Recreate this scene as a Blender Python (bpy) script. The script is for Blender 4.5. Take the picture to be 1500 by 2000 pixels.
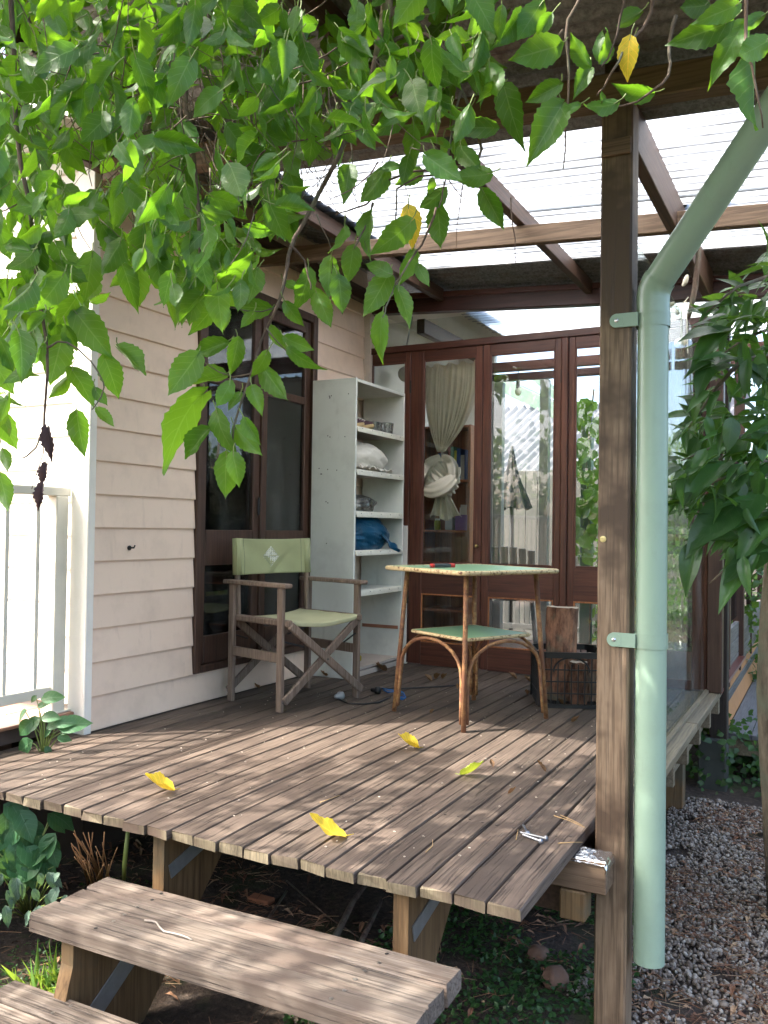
import bpy, math, random
from mathutils import Vector, Matrix, noise
random.seed(7)
R = math.radians
for o in list(bpy.data.objects): bpy.data.objects.remove(o)
scene = bpy.context.scene
col = scene.collection

# ------------------------------------------------------------------ camera
# world: X along the front edge of the deck, Y along the boards, deck surface at z = 0, ground at z = -0.6
CAM_Z = 0.905
YAW, PITCH, ROLL, FPX = 0.480775, 0.0192432, 0.013837, 1669.14
fwd = Vector((-math.sin(YAW)*math.cos(PITCH), math.cos(YAW)*math.cos(PITCH), math.sin(PITCH)))
r0 = Vector((math.cos(YAW), math.sin(YAW), 0)); u0 = r0.cross(fwd)
RIGHT = math.cos(ROLL)*r0 + math.sin(ROLL)*u0
UP = -math.sin(ROLL)*r0 + math.cos(ROLL)*u0
cam = bpy.data.cameras.new('camera'); camo = bpy.data.objects.new('camera', cam); col.objects.link(camo)
cm = Matrix((RIGHT, UP, -fwd)).transposed().to_4x4(); cm.translation = (0, 0, CAM_Z); camo.matrix_world = cm
cam.sensor_fit = 'VERTICAL'; cam.sensor_height = 36.0; cam.lens = 36.0*FPX/2000
cam.clip_start = 0.05; cam.clip_end = 400
scene.camera = camo

# ------------------------------------------------------------------ sky and sun
SUN = Vector((-0.50, -0.42, 0.757)).normalized()        # towards the sun
w = bpy.data.worlds.new('World'); scene.world = w; w.use_nodes = True
nt = w.node_tree
sky = nt.nodes.new('ShaderNodeTexSky'); sky.sky_type = 'NISHITA'; sky.sun_disc = False
sky.sun_elevation = math.asin(SUN.z); sky.sun_rotation = math.atan2(SUN.x, SUN.y)
sky.air_density = 0.8; sky.dust_density = 5.0; sky.ozone_density = 0.5
bg = nt.nodes['Background']; nt.links.new(sky.outputs[0], bg.inputs[0]); bg.inputs[1].default_value = 0.15
sl = bpy.data.lights.new('sun', 'SUN'); sl.energy = 2.0; sl.angle = R(0.53); sl.color = (1.0, 0.95, 0.87)
so = bpy.data.objects.new('sun', sl); col.objects.link(so); so.rotation_euler = (-SUN).to_track_quat('-Z', 'Y').to_euler()
so.location = (-6, -6, 9)
vs = scene.view_settings; vs.view_transform = 'Standard'; vs.look = 'None'; vs.gamma = 1; vs.exposure = 2.88
scene.render.engine = 'CYCLES'
cy = scene.cycles
cy.max_bounces = 8; cy.diffuse_bounces = 4; cy.glossy_bounces = 2; cy.transmission_bounces = 6; cy.transparent_max_bounces = 16
cy.caustics_reflective = False; cy.caustics_refractive = False

# ------------------------------------------------------------------ points in the place, from a sight line and one known distance
def ray(x, y):
    return RIGHT*((x-750)/FPX) + UP*(-(y-1000)/FPX) + fwd
ORG = Vector((0, 0, CAM_Z))
def onz(x, y, z=0.0):
    d = ray(x, y); return ORG + d*((z-CAM_Z)/d.z)
def ony(x, y, Y):
    d = ray(x, y); return ORG + d*(Y/d.y)
def onx(x, y, X):
    d = ray(x, y); return ORG + d*(X/d.x)
def atd(x, y, depth):
    return ORG + ray(x, y)*depth

# ------------------------------------------------------------------ mesh helpers
class MB:
    def __init__(s): s.v = []; s.f = []; s.uv = []; s.mi = []
    def add(s, v, f, m=None, uv=None):
        n = len(s.v)
        s.v += [tuple(m @ Vector(p)) if m else tuple(p) for p in v]
        s.f += [tuple(i+n for i in q) for q in f]
        if uv: s.uv += list(uv)
        return s
    def box(s, c, d, b=0.0, m=None):
        "box with centre c, size d and chamfer b"
        x, y, z = [a/2 for a in d]; b = min(b, x*.45, y*.45, z*.45)
        T = Matrix.Translation(c)
        if m is not None: T = m @ T
        if b <= 0:
            v = [(sx*x, sy*y, sz*z) for sx in (-1, 1) for sy in (-1, 1) for sz in (-1, 1)]
            f = [(0,1,3,2), (4,6,7,5), (0,4,5,1), (2,3,7,6), (0,2,6,4), (1,5,7,3)]
            return s.add(v, f, T)
        v = []; ix = {}
        for sx in (-1, 1):
            for sy in (-1, 1):
                for sz in (-1, 1):
                    for a in range(3):
                        p = [sx*(x-b), sy*(y-b), sz*(z-b)]; p[a] = (sx*x, sy*y, sz*z)[a]
                        ix[sx, sy, sz, a] = len(v); v.append(p)
        f = []
        for a in range(3):
            o1, o2 = [k for k in range(3) if k != a]
            for sg in (-1, 1):
                q = []
                for (p1, p2) in ((-1,-1), (1,-1), (1,1), (-1,1)):
                    t = [0,0,0]; t[a] = sg; t[o1] = p1; t[o2] = p2; q.append(ix[t[0], t[1], t[2], a])
                f.append(q)
        for a in range(3):
            o1, o2 = [k for k in range(3) if k != a]
            for s1 in (-1, 1):
                for s2 in (-1, 1):
                    q = []
                    for (e, ax) in ((-1, o1), (1, o1), (1, o2), (-1, o2)):
                        t = [0,0,0]; t[a] = e; t[o1] = s1; t[o2] = s2; q.append(ix[t[0], t[1], t[2], ax])
                    f.append(q)
        for sx in (-1, 1):
            for sy in (-1, 1):
                for sz in (-1, 1): f.append([ix[sx, sy, sz, a] for a in range(3)])
        # make all faces point outwards (convex about the origin)
        g = []
        for q in f:
            p = [Vector(v[i]) for i in q]; n = (p[1]-p[0]).cross(p[2]-p[0]); c0 = sum(p, Vector())/len(p)
            g.append(tuple(q) if n.dot(c0) > 0 else tuple(reversed(q)))
        return s.add(v, g, T)
    def bar(s, a, b, wd, th, up=(0,0,1), ch=0.0):
        "rectangular bar from a to b: width wd across, thickness th along up"
        a, b = Vector(a), Vector(b); d = b-a; L = d.length; d.normalize()
        u = Vector(up); sd = d.cross(u)
        if sd.length < 1e-5: sd = d.cross(Vector((1,0,0)))
        sd.normalize(); u = sd.cross(d)
        m = Matrix((d, sd, u)).transposed().to_4x4(); m.translation = (a+b)/2
        return s.box((0,0,0), (L, wd, th), ch, m)
    def tube(s, pts, rad, n=8, caps=True):
        pts = [Vector(p) for p in pts]
        if not hasattr(rad, '__len__'): rad = [rad]*len(pts)
        v = []; f = []; ref = None
        for i, p in enumerate(pts):
            d = (pts[min(i+1, len(pts)-1)]-pts[max(i-1, 0)])
            if d.length < 1e-9: d = Vector((0,0,1))
            d.normalize()
            if ref is None: ref = d.orthogonal().normalized()
            e = ref - d*ref.dot(d)
            if e.length < 1e-5: e = d.orthogonal()
            e.normalize(); ref = e; g = d.cross(e)
            for k in range(n):
                a = 2*math.pi*k/n; v.append(p + (e*math.cos(a)+g*math.sin(a))*rad[i])
        for i in range(len(pts)-1):
            for k in range(n):
                k2 = (k+1) % n; f.append((i*n+k, i*n+k2, (i+1)*n+k2, (i+1)*n+k))
        if caps:
            f.append(tuple(reversed(range(n)))); f.append(tuple(range((len(pts)-1)*n, len(pts)*n)))
        return s.add(v, f)
    def lathe(s, prof, n=16, m=None):
        "profile of (radius, z)"
        v = []; f = []
        for r, z in prof:
            for k in range(n): v.append((r*math.cos(2*math.pi*k/n), r*math.sin(2*math.pi*k/n), z))
        for i in range(len(prof)-1):
            for k in range(n):
                k2 = (k+1) % n; f.append((i*n+k, i*n+k2, (i+1)*n+k2, (i+1)*n+k))
        f.append(tuple(reversed(range(n)))); f.append(tuple(range((len(prof)-1)*n, len(prof)*n)))
        return s.add(v, f, m)
    def grid(s, fn, nu, nv, m=None, thick=0.0):
        v = [fn(i/nu, j/nv) for j in range(nv+1) for i in range(nu+1)]
        f = [(j*(nu+1)+i, j*(nu+1)+i+1, (j+1)*(nu+1)+i+1, (j+1)*(nu+1)+i) for j in range(nv) for i in range(nu)]
        return s.add(v, f, m)
    def blob(s, c, d, sub=2, amp=0.0, fr=3.0, seed=0.0, m=None):
        v, f = ico(sub); c = Vector(c)
        out = []
        for p in v:
            k = 1 + amp*noise.noise(Vector(p)*fr + Vector((seed, seed*1.7, -seed)))
            out.append(c + Vector((p[0]*d[0]*k, p[1]*d[1]*k, p[2]*d[2]*k)))
        return s.add(out, f, m)
    def build(s, name, mat, parent=None, smooth=False, loc=None):
        me = bpy.data.meshes.new(name); me.from_pydata([tuple(p) for p in s.v], [], s.f)
        if s.uv:
            l = me.uv_layers.new(name='uv'); d = []
            for poly in me.polygons:
                for i in poly.vertices: d += list(s.uv[i])
            l.data.foreach_set('uv', d)
        if smooth: me.polygons.foreach_set('use_smooth', [True]*len(me.polygons))
        me.materials.append(mat); me.update()
        return link(name, me, parent, loc)
_ico = {}
def ico(sub):
    if sub in _ico: return _ico[sub]
    import bmesh
    bm = bmesh.new(); bmesh.ops.create_icosphere(bm, subdivisions=sub, radius=1.0)
    r = ([tuple(v.co) for v in bm.verts], [tuple(v.index for v in f.verts) for f in bm.faces]); bm.free()
    _ico[sub] = r; return r
def link(name, me, parent=None, loc=None):
    o = bpy.data.objects.new(name, me); col.objects.link(o)
    if parent: o.parent = parent
    if loc is not None: o.location = loc
    return o
def tag(o, label=None, cat=None, group=None, kind=None):
    if label: o['label'] = label
    if cat: o['category'] = cat
    if group: o['group'] = group
    if kind: o['kind'] = kind
    return o
def empty(name, loc, label, cat, group=None, rz=0.0):
    o = bpy.data.objects.new(name, None); col.objects.link(o); o.location = loc; o.rotation_euler = (0, 0, rz)
    o.empty_display_size = .1
    return tag(o, label, cat, group)
def solid(o, t, off=-1.0):
    m = o.modifiers.new('thickness', 'SOLIDIFY'); m.thickness = t; m.offset = off; return o
def wob(a):
    return random.uniform(-a, a)

# ------------------------------------------------------------------ material helpers
class NG:
    def __init__(s, name):
        s.m = bpy.data.materials.new(name); s.m.use_nodes = True; s.t = s.m.node_tree
        s.b = s.t.nodes['Principled BSDF']; s.out = s.t.nodes['Material Output']
    def n(s, typ, **k):
        nd = s.t.nodes.new('ShaderNode'+typ)
        for a, b in k.items():
            if a.startswith('_'): nd.inputs[int(a[1:])].default_value = b
            else: setattr(nd, a, b)
        return nd
    def l(s, a, b): s.t.links.new(a, b)
    def coords(s, scale=(1,1,1), rnd=True, src='Object'):
        tc = s.n('TexCoord'); mp = s.n('Mapping'); mp.inputs['Scale'].default_value = scale
        if rnd:
            oi = s.n('ObjectInfo'); mu = s.n('Math', operation='MULTIPLY', _1=37.0); s.l(oi.outputs['Random'], mu.inputs[0])
            ad = s.n('VectorMath', operation='ADD'); s.l(tc.outputs[src], ad.inputs[0]); s.l(mu.outputs[0], ad.inputs[1])
            s.l(ad.outputs[0], mp.inputs[0])
        else: s.l(tc.outputs[src], mp.inputs[0])
        return mp.outputs[0]
    def noise(s, vec, scale=5, detail=5, rough=.6):
        nd = s.n('TexNoise'); nd.inputs['Scale'].default_value = scale; nd.inputs['Detail'].default_value = detail
        nd.inputs['Roughness'].default_value = rough; s.l(vec, nd.inputs['Vector']); return nd.outputs[0]
    def ramp(s, fac, stops):
        nd = s.n('ValToRGB'); cr = nd.color_ramp
        while len(cr.elements) < len(stops): cr.elements.new(.5)
        for e, (p, c) in zip(cr.elements, stops):
            e.position = p; e.color = (*c, 1) if len(c) == 3 else c
        s.l(fac, nd.inputs[0]); return nd.outputs[0]
    def mix(s, fac, a, b, mode='MIX'):
        nd = s.n('Mix', data_type='RGBA', blend_type=mode)
        for i, v in ((0, fac), (6, a), (7, b)):
            if hasattr(v, 'links') or hasattr(v, 'is_linked'): s.l(v, nd.inputs[i])
            elif i == 0: nd.inputs[0].default_value = v
            else: nd.inputs[i].default_value = (*v, 1)
        return nd.outputs[2]
    def math(s, op, a, b=None):
        nd = s.n('Math', operation=op)
        for i, v in ((0, a), (1, b)):
            if v is None: continue
            if hasattr(v, 'is_linked'): s.l(v, nd.inputs[i])
            else: nd.inputs[i].default_value = v
        return nd.outputs[0]
    def rnd_tint(s, c, amt=.25):
        "brightness a little different on every object"
        oi = s.n('ObjectInfo'); mr = s.n('MapRange', _3=1-amt, _4=1+amt); s.l(oi.outputs['Random'], mr.inputs[0])
        hs = s.n('HueSaturation'); s.l(c, hs.inputs['Color']); s.l(mr.outputs[0], hs.inputs['Value']); return hs.outputs[0]
    def bump(s, h, strength=.3, dist=.004):
        nd = s.n('Bump'); nd.inputs['Strength'].default_value = strength; nd.inputs['Distance'].default_value = dist
        s.l(h, nd.inputs['Height']); s.l(nd.outputs[0], s.b.inputs['Normal'])
    def base(s, c, rough=.6, metal=0.0, spec=None):
        if hasattr(c, 'is_linked'): s.l(c, s.b.inputs['Base Color'])
        else: s.b.inputs['Base Color'].default_value = (*c, 1)
        if hasattr(rough, 'is_linked'): s.l(rough, s.b.inputs['Roughness'])
        else: s.b.inputs['Roughness'].default_value = rough
        s.b.inputs['Metallic'].default_value = metal
        if spec is not None: s.b.inputs['Specular IOR Level'].default_value = spec
        return s

def wood(name, dark, mid, light, axis='y', rough=.65, tint=.2, grain=1.0, bump=.5, crack=0.0, stain=None, spec=.4):
    g = NG(name); st = {'x': (1,14,14), 'y': (14,1,14), 'z': (14,14,1)}[axis]
    v = g.coords(st); n1 = g.noise(v, 5*grain, 8, .65); v2 = g.coords((1,1,1)); n2 = g.noise(v2, 3.0, 4, .55)
    st2 = {'x': (2,70,70), 'y': (70,2,70), 'z': (70,70,2)}[axis]
    n3 = g.noise(g.coords(st2), 2.2*grain, 3, .5)
    c = g.ramp(n1, [(.28, dark), (.5, mid), (.74, light)])
    c = g.mix(g.ramp(n2, [(.35, (0,0,0)), (.7, (1,1,1))]), c, mid)
    c = g.mix(g.math('MULTIPLY', g.ramp(n3, [(.38, (1,1,1)), (.5, (0,0,0))]), .55), c, dark, 'MIX')
    if stain:
        n4 = g.noise(g.coords((1.5,1.5,1.5)), 2.0, 4, .6)
        c = g.mix(g.ramp(n4, [(.5, (0,0,0)), (.62, (1,1,1))]), c, stain)
    c = g.rnd_tint(c, tint); g.base(c, rough, 0, spec)
    h = g.mix(.5, n1, n3)
    if crack:
        n5 = g.noise(g.coords({'x': (1,45,45), 'y': (45,1,45), 'z': (45,45,1)}[axis]), 3.0, 5, .6)
        ck = g.ramp(n5, [(.33, (0,0,0)), (.44, (1,1,1))])
        h = g.mix(crack, h, ck); c2 = g.mix(g.math('MULTIPLY', g.math('SUBTRACT', 1.0, ck), crack), c, (dark[0]*.3, dark[1]*.3, dark[2]*.3)); g.base(c2, rough, 0, spec)
    g.bump(h, bump, .004); return g.m
def paint(name, c, rough=.45, dirt=(.25,.22,.18), amt=.25, tint=.04, scale=6, bump=.12):
    g = NG(name); v = g.coords((1,1,1)); n = g.noise(v, scale, 7, .68); n2 = g.noise(g.coords((1,1,.25)), scale*4, 4, .6)
    m = g.math('MULTIPLY', g.ramp(n, [(.48, (0,0,0)), (.75, (1,1,1))]), amt)
    cc = g.mix(m, c, dirt); cc = g.mix(g.math('MULTIPLY', g.ramp(n2, [(.62, (0,0,0)), (.72, (1,1,1))]), amt*.6), cc, dirt)
    cc = g.rnd_tint(cc, tint); g.base(cc, rough); g.bump(n2, bump, .002); return g.m
def plain(name, c, rough=.5, metal=0.0, var=.25, scale=20, bump=.2, tint=.1):
    g = NG(name); n = g.noise(g.coords((1,1,1)), scale, 5, .6)
    cc = g.mix(n, [a*(1-var) for a in c], [min(1, a*(1+var)) for a in c]); cc = g.rnd_tint(cc, tint)
    g.base(cc, rough, metal); g.bump(n, bump, .002); return g.m

# ------------------------------------------------------------------ materials
DECK = wood('weathered decking', (.038,.027,.020), (.102,.074,.056), (.172,.134,.104), 'y', .7, .33, 1.0, 1.0, .62, (.07,.050,.038))
DECKEND = wood('sawn board end', (.07,.055,.035), (.165,.135,.085), (.25,.21,.14), 'z', .8, .2, 2.0, .5, .2, (.10,.07,.05))
DECK_FAR = wood('grey decking', (.05,.05,.05), (.11,.11,.112), (.16,.16,.165), 'y', .6, .12, 1.0, .5, .3)
STEP = wood('bleached step timber', (.07,.049,.036), (.18,.145,.115), (.30,.258,.215), 'x', .75, .25, 1.0, 1.0, .6, (.12,.088,.068))
PINE = wood('treated pine', (.07,.04,.018), (.165,.10,.045), (.24,.155,.08), 'z', .6, .15, .8, .4, .2, (.09,.075,.045))
PINE_Y = wood('treated pine rail', (.09,.07,.042), (.19,.155,.10), (.27,.225,.15), 'y', .65, .15, .8, .4, .2)
POST = wood('weathered post timber', (.055,.034,.019), (.20,.135,.082), (.34,.25,.165), 'z', .6, .04, .9, .6, .35, (.07,.043,.025))
BEAM_X = wood('weathered beam timber', (.05,.03,.016), (.14,.09,.055), (.22,.15,.095), 'x', .65, .1, .7, .4, .2)
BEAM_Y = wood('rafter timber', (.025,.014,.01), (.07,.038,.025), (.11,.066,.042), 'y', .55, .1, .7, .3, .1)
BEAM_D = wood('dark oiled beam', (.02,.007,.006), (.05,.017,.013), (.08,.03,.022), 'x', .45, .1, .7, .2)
RED_X = wood('red oiled rail timber', (.035,.011,.008), (.085,.028,.018), (.13,.05,.03), 'x', .4, .12, .7, .2)
RED_Z = wood('red oiled stile timber', (.04,.012,.008), (.10,.032,.02), (.16,.065,.035), 'z', .4, .15, .7, .2)
BROWN_Z = wood('brown window timber', (.03,.014,.009), (.065,.033,.022), (.10,.055,.038), 'z', .5, .12, .7, .2)
BROWN_Y = wood('brown window rail timber', (.03,.014,.009), (.06,.03,.02), (.09,.05,.034), 'y', .5, .12, .7, .2)
CHAIRW = wood('grey teak', (.08,.05,.037), (.22,.16,.125), (.34,.26,.21), 'z', .7, .12, 1.2, .6, .3)
BOOKW = wood('honey bookcase timber', (.17,.055,.02), (.36,.135,.05), (.46,.20,.085), 'z', .4, .08, .5, .1)
FLOORW = wood('red floor boards', (.06,.016,.012), (.14,.042,.03), (.19,.07,.05), 'y', .3, .2, .6, .1)
PINK = paint('pale pink weatherboard paint', (.78,.61,.49), .5, (.40,.29,.23), .30, .03, 5, .25)
CREAM = paint('cream weatherboard paint', (.78,.74,.67), .5, (.5,.42,.34), .2, .03, 5, .2)
WHITE = paint('white trim paint', (.80,.78,.73), .4, (.4,.34,.28), .15, .03)
RAILP = paint('pale green-grey railing paint', (.64,.62,.54), .4, (.34,.32,.26), .2, .03)
SHELFP = paint('pale mint shelf paint', (.71,.725,.68), .4, (.34,.33,.30), .35, .02, 4)
SHELFE = paint('cream shelf edge paint', (.70,.68,.58), .4, (.2,.17,.13), .35, .05, 14)
BOARD_BACK = paint('bare board back', (.46,.40,.35), .7, (.25,.18,.14), .4)
PIPE = paint('sage green pipe paint', (.26,.365,.275), .32, (.20,.26,.20), .45, .02, 7, .05)
WALLW = paint('white inner wall', (.72,.70,.64), .6, (.5,.46,.4), .2)
STEEL = plain('galvanised steel', (.42,.45,.47), .4, .8, .3, 30)
CHROME = plain('bright steel', (.62,.63,.65), .25, .95, .1)
BLACKP = plain('black plastic', (.012,.012,.013), .4, 0, .2, 30, .1)
DARKM = plain('dark metal', (.03,.03,.032), .45, .5)
SOIL = None
def ground_mat():
    g = NG('garden soil'); v = g.coords((1,1,1), False); n = g.noise(v, 2.2, 8, .7); n2 = g.noise(v, 40, 5, .7)
    c = g.ramp(n2, [(.3, (.02,.014,.01)), (.55, (.06,.042,.03)), (.75, (.13,.095,.07))])
    c = g.mix(g.ramp(n, [(.5, (0,0,0)), (.62, (1,1,1))]), c, (.045,.06,.02), 'MIX')
    g.base(c, .95); g.bump(n2, .9, .02); return g.m
SOIL = ground_mat()
def rust_iron():
    g = NG('old galvanised iron'); n = g.noise(g.coords((1,1,1)), 3, 7, .7); n2 = g.noise(g.coords((1,1,1)), 60, 4, .7)
    c = g.ramp(n2, [(.3, (.10,.10,.10)), (.7, (.30,.30,.30))]); c = g.mix(g.ramp(n, [(.5, (0,0,0)), (.72, (1,1,1))]), c, (.13,.085,.06))
    g.base(c, .6, .35); g.bump(n2, .3, .002); return g.m
IRON = rust_iron()
def clear_sheet(name, tr, cl, dirt):
    g = NG(name); n = g.noise(g.coords((.7,26,1)), 4, 6, .7); n2 = g.noise(g.coords((1,1,1)), 7, 8, .75); n3 = g.noise(g.coords((.5,1.2,1)), 2.2, 6, .65)
    tc = g.n('TexCoord'); sx = g.n('SeparateXYZ'); g.l(tc.outputs['Object'], sx.inputs[0])
    fr = g.math('FRACT', g.math('DIVIDE', sx.outputs[1], .076)); d = g.math('ABSOLUTE', g.math('SUBTRACT', fr, .72))
    soft = g.ramp(d, [(.0, (1,1,1)), (.12, (.62,.62,.62)), (.38, (0,0,0))])         # soft rib shading painted into the colour, along with dirt in the valleys
    line = g.math('LESS_THAN', d, g.math('MULTIPLY', n2, .085))
    m = g.math('MULTIPLY', line, g.math('GREATER_THAN', n, .48))
    spots = g.ramp(g.noise(g.coords((1,1,1)), 26, 5, .8), [(.66, (0,0,0)), (.70, (1,1,1))])
    m = g.math('MULTIPLY', g.math('MAXIMUM', m, g.math('MULTIPLY', spots, .5)), dirt)
    grime_shade = g.math('MULTIPLY', soft, g.ramp(n3, [(.3, (.35,.35,.35)), (.65, (1,1,1))]))
    t = g.n('BsdfTranslucent'); g.l(g.mix(grime_shade, tr, (.10,.105,.11)), t.inputs[0])
    x = g.n('BsdfTransparent'); x.inputs[0].default_value = (.95,.97,.97,1)
    gl = g.n('BsdfGlossy'); gl.inputs['Roughness'].default_value = .15
    df = g.n('BsdfDiffuse'); df.inputs[0].default_value = (.16,.13,.10,1)
    m1 = g.n('MixShader'); g.l(g.math('SUBTRACT', cl, g.math('MULTIPLY', grime_shade, cl*.92)), m1.inputs[0]); g.l(t.outputs[0], m1.inputs[1]); g.l(x.outputs[0], m1.inputs[2])
    m2 = g.n('MixShader'); m2.inputs[0].default_value = .06; g.l(m1.outputs[0], m2.inputs[1]); g.l(gl.outputs[0], m2.inputs[2])
    m3 = g.n('MixShader'); g.l(m, m3.inputs[0]); g.l(m2.outputs[0], m3.inputs[1]); g.l(df.outputs[0], m3.inputs[2])
    g.l(m3.outputs[0], g.out.inputs[0]); return g.m
POLY = clear_sheet('translucent roofing', (.88,.90,.91), .40, .35)
def glass(name, tint=(.93,.96,.95), refl=1.0, wave=0.0, dust=.04):
    g = NG(name); lw = g.n('Fresnel'); lw.inputs[0].default_value = 1.5
    x = g.n('BsdfTransparent'); x.inputs[0].default_value = (*tint, 1)
    gl = g.n('BsdfGlossy'); gl.inputs['Roughness'].default_value = .01
    if wave:
        n = g.noise(g.coords((1,1,.3)), 5, 2, .4); b = g.n('Bump'); b.inputs['Strength'].default_value = wave; b.inputs['Distance'].default_value = .02
        g.l(n, b.inputs['Height']); g.l(b.outputs[0], gl.inputs['Normal'])
    ms = g.n('MixShader'); g.l(g.math('MULTIPLY', lw.outputs[0], refl), ms.inputs[0]); g.l(x.outputs[0], ms.inputs[1]); g.l(gl.outputs[0], ms.inputs[2])
    df = g.n('BsdfDiffuse'); df.inputs[0].default_value = (.7,.7,.66,1)
    nn = g.noise(g.coords((1,1,.35)), 5, 8, .75)
    m2 = g.n('MixShader'); g.l(g.math('MULTIPLY', g.ramp(nn, [(.45, (0,0,0)), (.8, (1,1,1))]), dust), m2.inputs[0]); g.l(ms.outputs[0], m2.inputs[1]); g.l(df.outputs[0], m2.inputs[2])
    g.l(m2.outputs[0], g.out.inputs[0]); return g.m
GLASS = glass('window glass', refl=1.2, dust=.07)
GLASS_W = glass('double window glass', refl=1.6, dust=.08)
PERSPEX = glass('clear acrylic sheet', (.88,.94,.91), .45, .2, .10)
def cloth(name, c, rough=.9, weave=220, trans=0.0, stripe=0.0):
    g = NG(name); v = g.coords((1,1,1)); n = g.noise(v, 8, 5, .6); n2 = g.noise(v, weave, 2, .5)
    cc = g.mix(n, [a*.82 for a in c], [min(1, a*1.12) for a in c]); g.base(cc, rough, 0, .2); g.bump(n2, .25, .001)
    if trans:
        t = g.n('BsdfTranslucent'); g.l(cc, t.inputs[0]); ms = g.n('MixShader'); ms.inputs[0].default_value = trans
        g.l(g.b.outputs[0], ms.inputs[1]); g.l(t.outputs[0], ms.inputs[2]); g.l(ms.outputs[0], g.out.inputs[0])
    return g.m
CANVAS = cloth('olive canvas', (.33,.35,.19)); CANVAS_S = cloth('pale olive canvas', (.48,.48,.30))
CURTAIN = cloth('cream gauze', (.86,.78,.66), trans=.35); CURTAIN2 = cloth('striped curtain cloth', (.66,.62,.52), trans=.2)
LINEN = cloth('white linen', (.66,.63,.56)); TARP = plain('blue tarpaulin', (.006,.075,.155), .28, 0, .4, 9, .5)
def leafmat(name, c, tr, yel=0.0, gloss=.38, trans=.45, spots=True, vein=.5, var=.35):
    g = NG(name); uv = g.n('UVMap'); sx = g.n('SeparateXYZ'); g.l(uv.outputs[0], sx.inputs[0])
    u = g.math('ABSOLUTE', g.math('SUBTRACT', sx.outputs[0], .5)); v = sx.outputs[1]
    lat = g.math('ABSOLUTE', g.math('SUBTRACT', g.math('FRACT', g.math('MULTIPLY', g.math('SUBTRACT', v, g.math('MULTIPLY', u, .50)), 6.0)), .5))
    latm = g.math('GREATER_THAN', lat, .455); mid = g.math('LESS_THAN', u, .022)
    vm = g.math('MAXIMUM', g.math('MULTIPLY', latm, .7), mid)
    oi = g.n('ObjectInfo'); ge = g.n('NewGeometry')
    rn = g.math('FRACT', g.math('ADD', oi.outputs['Random'], ge.outputs['Random Per Island']))
    cc = g.mix(rn, [a*(1-var) for a in c], [a*(1+var) for a in c])
    n = g.noise(g.coords((1,1,1)), 30, 4, .6); cc = g.mix(g.math('MULTIPLY', n, .35), cc, [a*.55 for a in c])
    if spots:
        sp = g.ramp(g.noise(g.coords((1,1,1)), 16, 4, .6), [(.655, (0,0,0)), (.69, (1,1,1))]); cc = g.mix(g.math('MULTIPLY', sp, .85), cc, (.12,.06,.02))
    cc = g.mix(g.math('MULTIPLY', vm, vein), cc, [c[0]*3+.06, c[1]*2.1+.05, c[2]*2.5+.03]); g.base(cc, gloss, 0, .45)
    g.bump(g.math('SUBTRACT', g.math('MULTIPLY', n, .8), g.math('MULTIPLY', vm, .5)), .35, .003)
    t = g.n('BsdfTranslucent'); tc = g.mix(rn, tr, [tr[0]*1.35, tr[1]*1.12, tr[2]]); tc = g.mix(g.math('MULTIPLY', vm, .5), tc, [a*.7 for a in tr]); g.l(tc, t.inputs[0])
    ms = g.n('MixShader'); ms.inputs[0].default_value = trans; g.l(g.b.outputs[0], ms.inputs[1]); g.l(t.outputs[0], ms.inputs[2]); g.l(ms.outputs[0], g.out.inputs[0])
    return g.m
LEAF = leafmat('mulberry leaf', (.036,.11,.018), (.20,.47,.02), trans=.45, vein=1.0, var=.45)
LEAF_Y = leafmat('yellowed mulberry leaf', (.62,.47,.035), (.7,.55,.03), trans=.3)
LEAF_D = leafmat('dark glossy shrub leaf', (.042,.115,.032), (.15,.34,.03), gloss=.30, trans=.32, var=.5, spots=False, vein=.25)
LEAF_G = leafmat('low plant leaf', (.05,.14,.06), (.15,.33,.06), gloss=.4, trans=.25, spots=False)
LEAF_V = leafmat('silver veined ground leaf', (.10,.17,.12), (.12,.25,.08), gloss=.5, trans=.2, spots=False)
LEAF_B = leafmat('brown dry leaf', (.19,.105,.05), (.3,.17,.06), gloss=.7, trans=.15, spots=False, vein=.15)
HEDGE = leafmat('hedge leaf', (.05,.12,.025), (.2,.38,.04), trans=.35, spots=False)
HEDGE_Y = leafmat('golden hedge leaf', (.20,.17,.03), (.45,.40,.05), trans=.35, spots=False)
def bark(name, a, b, sc=18):
    g = NG(name); n = g.noise(g.coords((1,1,.3)), sc, 7, .7); n2 = g.noise(g.coords((1,1,1)), 5, 4, .6)
    c = g.ramp(n, [(.35, a), (.65, b)]); c = g.mix(g.ramp(n2, [(.5, (0,0,0)), (.68, (1,1,1))]), c, (.13,.14,.10)); c = g.rnd_tint(c, .2)
    g.base(c, .9); g.bump(n, .8, .01); return g.m
TWIG = bark('twig bark', (.06,.038,.028), (.17,.115,.085), 40); BARK = bark('furrowed bark', (.07,.05,.035), (.26,.20,.15), 16)
PETIOLE = plain('green petiole', (.20,.26,.07), .5)

# ------------------------------------------------------------------ ground
GZ = -0.60
gm = MB()
def gfn(u, v):
    a = (u*2-1); b = (v*2-1); x = math.copysign(abs(a)**2.2, a)*60 - 1; y = math.copysign(abs(b)**2.2, b)*60 + 3
    z = GZ + .018*noise.noise(Vector((x*2.3, y*2.3, .3))) + .008*noise.noise(Vector((x*9, y*9, .7)))
    return (x, y, z)
gm.grid(gfn, 130, 130)
tag(gm.build('ground', SOIL, smooth=True), kind='structure')

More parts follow.
